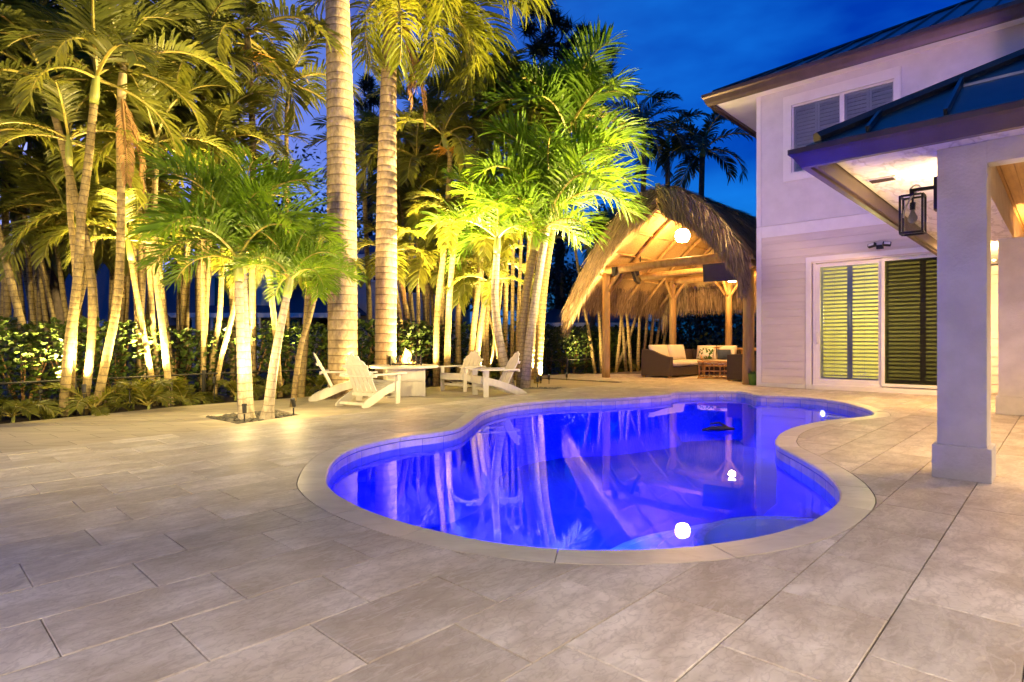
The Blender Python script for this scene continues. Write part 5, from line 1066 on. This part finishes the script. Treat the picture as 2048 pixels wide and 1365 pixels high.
# ================================================================== NEIGHBOURING HOUSES
mat('neigh_white', (.50, .47, .45), (.44, .41, .40), 4, .7, .05); mat('neigh_beige', (.42, .36, .28), (.36, .3, .24), 4, .8); mat('shingle', (.06, .065, .10), (.085, .09, .13), 18, .85, .5, stretch=(1, 1, 4)); mat('dark_glass', (.015, .018, .025), None, rough=.1)
def nhouse(label, x0, x1, y0, y1, h, rh, wall='neigh_white', wins=(), over=.5, rz=0, boards=False, hip=True):
    c = Vector(((x0 + x1) / 2, y0, -.1)); o = thing('neighbour_house', label, 'house', c, rz); hx = (x1 - x0) / 2; D = y1 - y0
    mb = MB(); mb.box(-hx, hx, 0, D, 0, h); mb.build('wall', wall, o)
    mb = MB(); e = over; i_ = min(hx, D / 2) if hip else 0; ym = D / 2
    mb.add([(-hx - e, -e, h), (hx + e, -e, h), (hx + e, D + e, h), (-hx - e, D + e, h), (-hx - e + i_, ym, h + rh), (hx + e - i_, ym, h + rh)], [(0, 1, 5, 4), (1, 2, 5), (2, 3, 4, 5), (3, 0, 4), (3, 2, 1, 0)]); rf = mb.build('roof', 'shingle', o)
    mb = MB(); mb.box(-hx - e, hx + e, -e - .05, -e - .002, h - .14, h + .06); mb.build('fascia', 'trim', rf)
    if boards:
        for k in range(int((h - 2.6) / .18)):
            mb = MB(); z = 2.5 + k * .18; mb.prism([(-.001, z), (-.022, z), (-.008, z + .175), (-.001, z + .175)], -hx + .01, hx - .01, 'x'); mb.build('siding_board', wall, o)
    for (wx, wz, ww, wh) in wins:
        mb = MB(); t = .07
        for a, b, q, r_ in ((wx, wx + t, wz, wz + wh), (wx + ww - t, wx + ww, wz, wz + wh), (wx + t, wx + ww - t, wz, wz + t), (wx + t, wx + ww - t, wz + wh - t, wz + wh), (wx + ww / 2 - .03, wx + ww / 2 + .03, wz + t, wz + wh - t), (wx + t, wx + ww / 2 - .031, wz + wh / 2 - .025, wz + wh / 2 + .025), (wx + ww / 2 + .031, wx + ww - t, wz + wh / 2 - .025, wz + wh / 2 + .025)): mb.box(a, b, -.06, -.024, q, r_)
        w = mb.build('window', 'trim', o); mb = MB(); mb.box(wx + .03, wx + ww - .03, -.023, -.0225, wz + .03, wz + wh - .03); mb.build('pane', 'dark_glass', w)
    return o
def XY(px, Y): return (px - CX) / F * Y
Yh = 27.0; x0 = XY(640, Yh); x1 = XY(912, Yh)
hz = lambda py, Y: HC + (HY - py) / F * Y
nhouse('pale two-storey neighbouring house with dark windows behind the royal palms', x0, x1, Yh, Yh + 9, hz(515, Yh) + .1, 2.2, 'neigh_white', [(XY(728, Yh) - (x0 + x1) / 2, hz(560, Yh), .8, .5), (XY(795, Yh) - (x0 + x1) / 2, hz(585, Yh), 2.3, 1.5), (XY(785, Yh) - (x0 + x1) / 2, hz(705, Yh), .7, 1.3)], boards=True)
Yh = 25.0; x0 = XY(190, Yh); x1 = XY(640, Yh); po = nhouse('low beige neighbouring house with a white porch fascia behind the hedge', x0, x1, Yh + 2, Yh + 10, hz(640, Yh) + .35, 3.4, 'neigh_beige', [(2.0, 1.0, 1.2, 1.2), (-2.2, 1.0, 1.2, 1.2)], over=1.6)
for px in (375, 413, 508, 600): mb = MB(); mb.box(XY(px, Yh) - (x0 + x1) / 2 - .06, XY(px, Yh) - (x0 + x1) / 2 + .06, -1.55, -1.43, 0, hz(640, Yh) + .2); mb.build('porch_post', 'trim', po)
dm = MB(); a = XY(430, Yh) - (x0 + x1) / 2; dm.box(a - 1.0, a + 2.3, -.9, 2.5, hz(640, Yh) + .5, hz(520, Yh)); d_ = dm.build('dormer', 'neigh_white', po); dm = MB(); dm.box(a - .55, a + .35, -.94, -.901, hz(610, Yh), hz(545, Yh)); dm.build('dormer_window', 'dark_glass', d_); dm = MB(); dm.box(a - .75, a + .55, -1.05, -.901, hz(543, Yh), hz(525, Yh)); dm.build('awning', 'trim', d_)
Yh = 22.0; nhouse('neighbouring house with a big blue-grey shingle roof beyond the left bed', XY(-260, Yh), XY(225, Yh), Yh, Yh + 10, hz(690, Yh) + .9, 4.4, 'neigh_beige', [(1.0, .8, 1.0, 1.0)], over=.6)
Yh = 30.0; nhouse('far neighbouring house with a dark hipped roof beside the pavilion', XY(1075, Yh), XY(1290, Yh), Yh, Yh + 8, hz(645, Yh), 1.7, 'neigh_beige', [(-2.0, .6, .9, .9)], over=.5)
# dark trees closing the view behind the garden
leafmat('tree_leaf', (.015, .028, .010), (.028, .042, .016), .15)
def crown_mesh(seed):
    rn = random.Random(seed); mb = MB()
    cs = [(rn.uniform(-1.3, 1.3) if False else max(-1.4, min(1.4, rn.gauss(0, .9))), rn.gauss(0, .8), rn.uniform(-1, 1.1)) for _ in range(16)]
    for k in range(3600):
        c = rn.choice(cs); p = Vector(c) + Vector((rn.uniform(-.6, .6), rn.uniform(-.6, .6), rn.uniform(-.45, .45))); d = Vector((rn.gauss(0, 1), rn.gauss(0, 1), rn.gauss(0, 1))).normalized(); s_ = d.orthogonal().normalized() * .035; mb.add([p, p + d * .06 + s_, p + d * .13, p + d * .06 - s_], [(0, 1, 2, 3)])
    return mb.mesh('crown', 'tree_leaf')
CR = [crown_mesh(s_) for s_ in (31, 32)]
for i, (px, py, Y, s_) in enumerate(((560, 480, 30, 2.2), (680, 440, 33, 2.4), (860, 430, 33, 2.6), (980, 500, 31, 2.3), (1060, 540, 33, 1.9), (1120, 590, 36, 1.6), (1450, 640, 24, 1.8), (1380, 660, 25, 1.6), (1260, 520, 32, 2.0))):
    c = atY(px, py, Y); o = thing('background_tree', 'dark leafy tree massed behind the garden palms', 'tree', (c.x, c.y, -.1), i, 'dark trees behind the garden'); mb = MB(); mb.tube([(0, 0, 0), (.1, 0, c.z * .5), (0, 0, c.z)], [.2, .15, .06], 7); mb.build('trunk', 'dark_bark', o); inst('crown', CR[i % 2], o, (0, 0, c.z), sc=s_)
# ================================================================== GARDEN SPOTLIGHTS
YEL = (1.0, .72, .26)
glowmat('spot_lens', (1, .85, .5), 10)
def uplight(p, target, en, col=YEL, cone=75, blend=1.0, label=None, grp='spike spotlights hidden in the planting', sz=.06, spill=0, hh=.17):
    p = Vector(p); t = Vector(target); d = (t - p).normalized(); o = thing('garden_spotlight', label or 'small black spike spotlight aimed up into the palms', 'spotlight', p, 0, grp)
    h = Vector((0, 0, hh)); mb = MB(); mb.tube([(0, 0, -.08), (0, 0, hh - .07)], [.008, .012], 6); mb.build('spike', 'black_metal', o)
    q = d.to_track_quat('Z', 'Y').to_matrix().to_4x4(); M = Matrix.Translation(h) @ q; mb = MB(); mb.lathe([(.02, -.06), (.028, -.055), (.03, .04), (.034, .045), (.034, .07), (.027, .07), (.027, .052)], 14); mb.v = [tuple(M @ Vector(w)) for w in mb.v]; mb.build('housing', 'black_metal', o, smooth=False)
    mb = MB(); mb.lathe([(.026, .055), (.02, .058), (.005, .06)], 12); mb.v = [tuple(M @ Vector(w)) for w in mb.v]; mb.build('lens', 'spot_lens', o)
    lamp('spot_lamp', 'SPOT', o, h + d * .10, en, col, sz, cone, blend, d)
    if spill: lamp('spill_lamp', 'POINT', o, h + d * .10 + Vector((0, 0, .30)), spill, col, .1)  # bare lamp added above the fitting to spill light on terrace and trunks
    return o
# planter one
PG = 'spotlights of the planters'
uplight(G(587, 829, LOW), atY(495, 400, 8.3), 300, YEL, 85, 1.0, 'black spike spotlight at the corner of the square planter', PG, spill=14)
uplight(G(489, 843, LOW), atY(478, 360, 8.6), 200, YEL, 90, 1.0, 'black spike spotlight against the foot of the white planter trunk', PG, spill=8)
# planter two
uplight(G(1098, 768.5, LOW), atY(1100, 390, 14.3), 480, YEL, 95, 1.0, 'black spike spotlight standing apart right of the white leaning palm', PG)
uplight(G(1075, 774, LOW), atY(1075, 330, 14.8), 520, YEL, 95, 1.0, 'black spike spotlight in front of the white leaning palm', PG)
# royals
RG = 'spotlights of the royal palms'
uplight(G(728, 795, LOW) + Vector((.0, -.25, 0)), atY(688, 150, 11.6), 700, YEL, 90, 1.0, 'black spike spotlight at the foot of the massive royal palm', RG, spill=12)
uplight(G(806, 782, LOW) + Vector((.15, .1, 0)), atY(785, 60, 13.2), 1000, YEL, 90, 1.0, 'black spike spotlight behind the fire table', RG)
uplight(atY(850, 760, 13.9), atY(930, 40, 13.4), 7000, YEL, 70, 1.0, 'black spike spotlight aimed at the hanging royal fronds', RG)
# left bed
for px, py, tx, ty, Y, en in ((60, 842, 60, 330, 9.6, 900), (150, 839, 150, 300, 9.8, 900), (245, 830, 230, 180, 9.8, 1300), (330, 820, 320, 300, 10.6, 1200), (420, 810, 440, 240, 11.2, 1500), (110, 834, 120, 60, 11.2, 3500), (290, 820, 330, 100, 11.6, 3800), (480, 806, 500, 80, 11.8, 4200), (600, 798, 585, 180, 12.6, 3500)):
    uplight(G(px, py, LOW - .04) + Vector((-.05, .25, 0)), atY(tx, ty, Y), en * .45, YEL, 80, 1.0, spill=3, hh=.42)
# back cluster
for p, tx, ty, Y, en in (((-1.0, 14.1, LOW - .04), 890, 330, 15.2, 800), ((-2.0, 14.2, LOW - .04), 830, 420, 15.6, 700), ((-.4, 14.6, LOW - .04), 960, 420, 16, 800), ((.75, 15.4, LOW - .04), 1080, 260, 16.5, 2600)):
    uplight(p, atY(tx, ty, Y), en, YEL, 90, 1.0)
uplight((1.55, 16.7, LOW - .04), atY(1120, 240, 15.5), 6000, YEL, 70, 1.0)
uplight((.5, 16.9, LOW - .04), atY(1110, 190, 17), 8000, YEL, 70, 1.0)
uplight((-.7, 16.6, LOW - .04), atY(940, 240, 17.0), 10000, YEL, 85, 1.0)
uplight((2.0, 19.2, LOW - .04), atY(1240, 560, 21.0), 300, (1, .7, .25), 110, .8)
uplight((2.7, 17.4, LOW - .04), atY(1120, 230, 15.2), 8000, YEL, 50, 1.0)
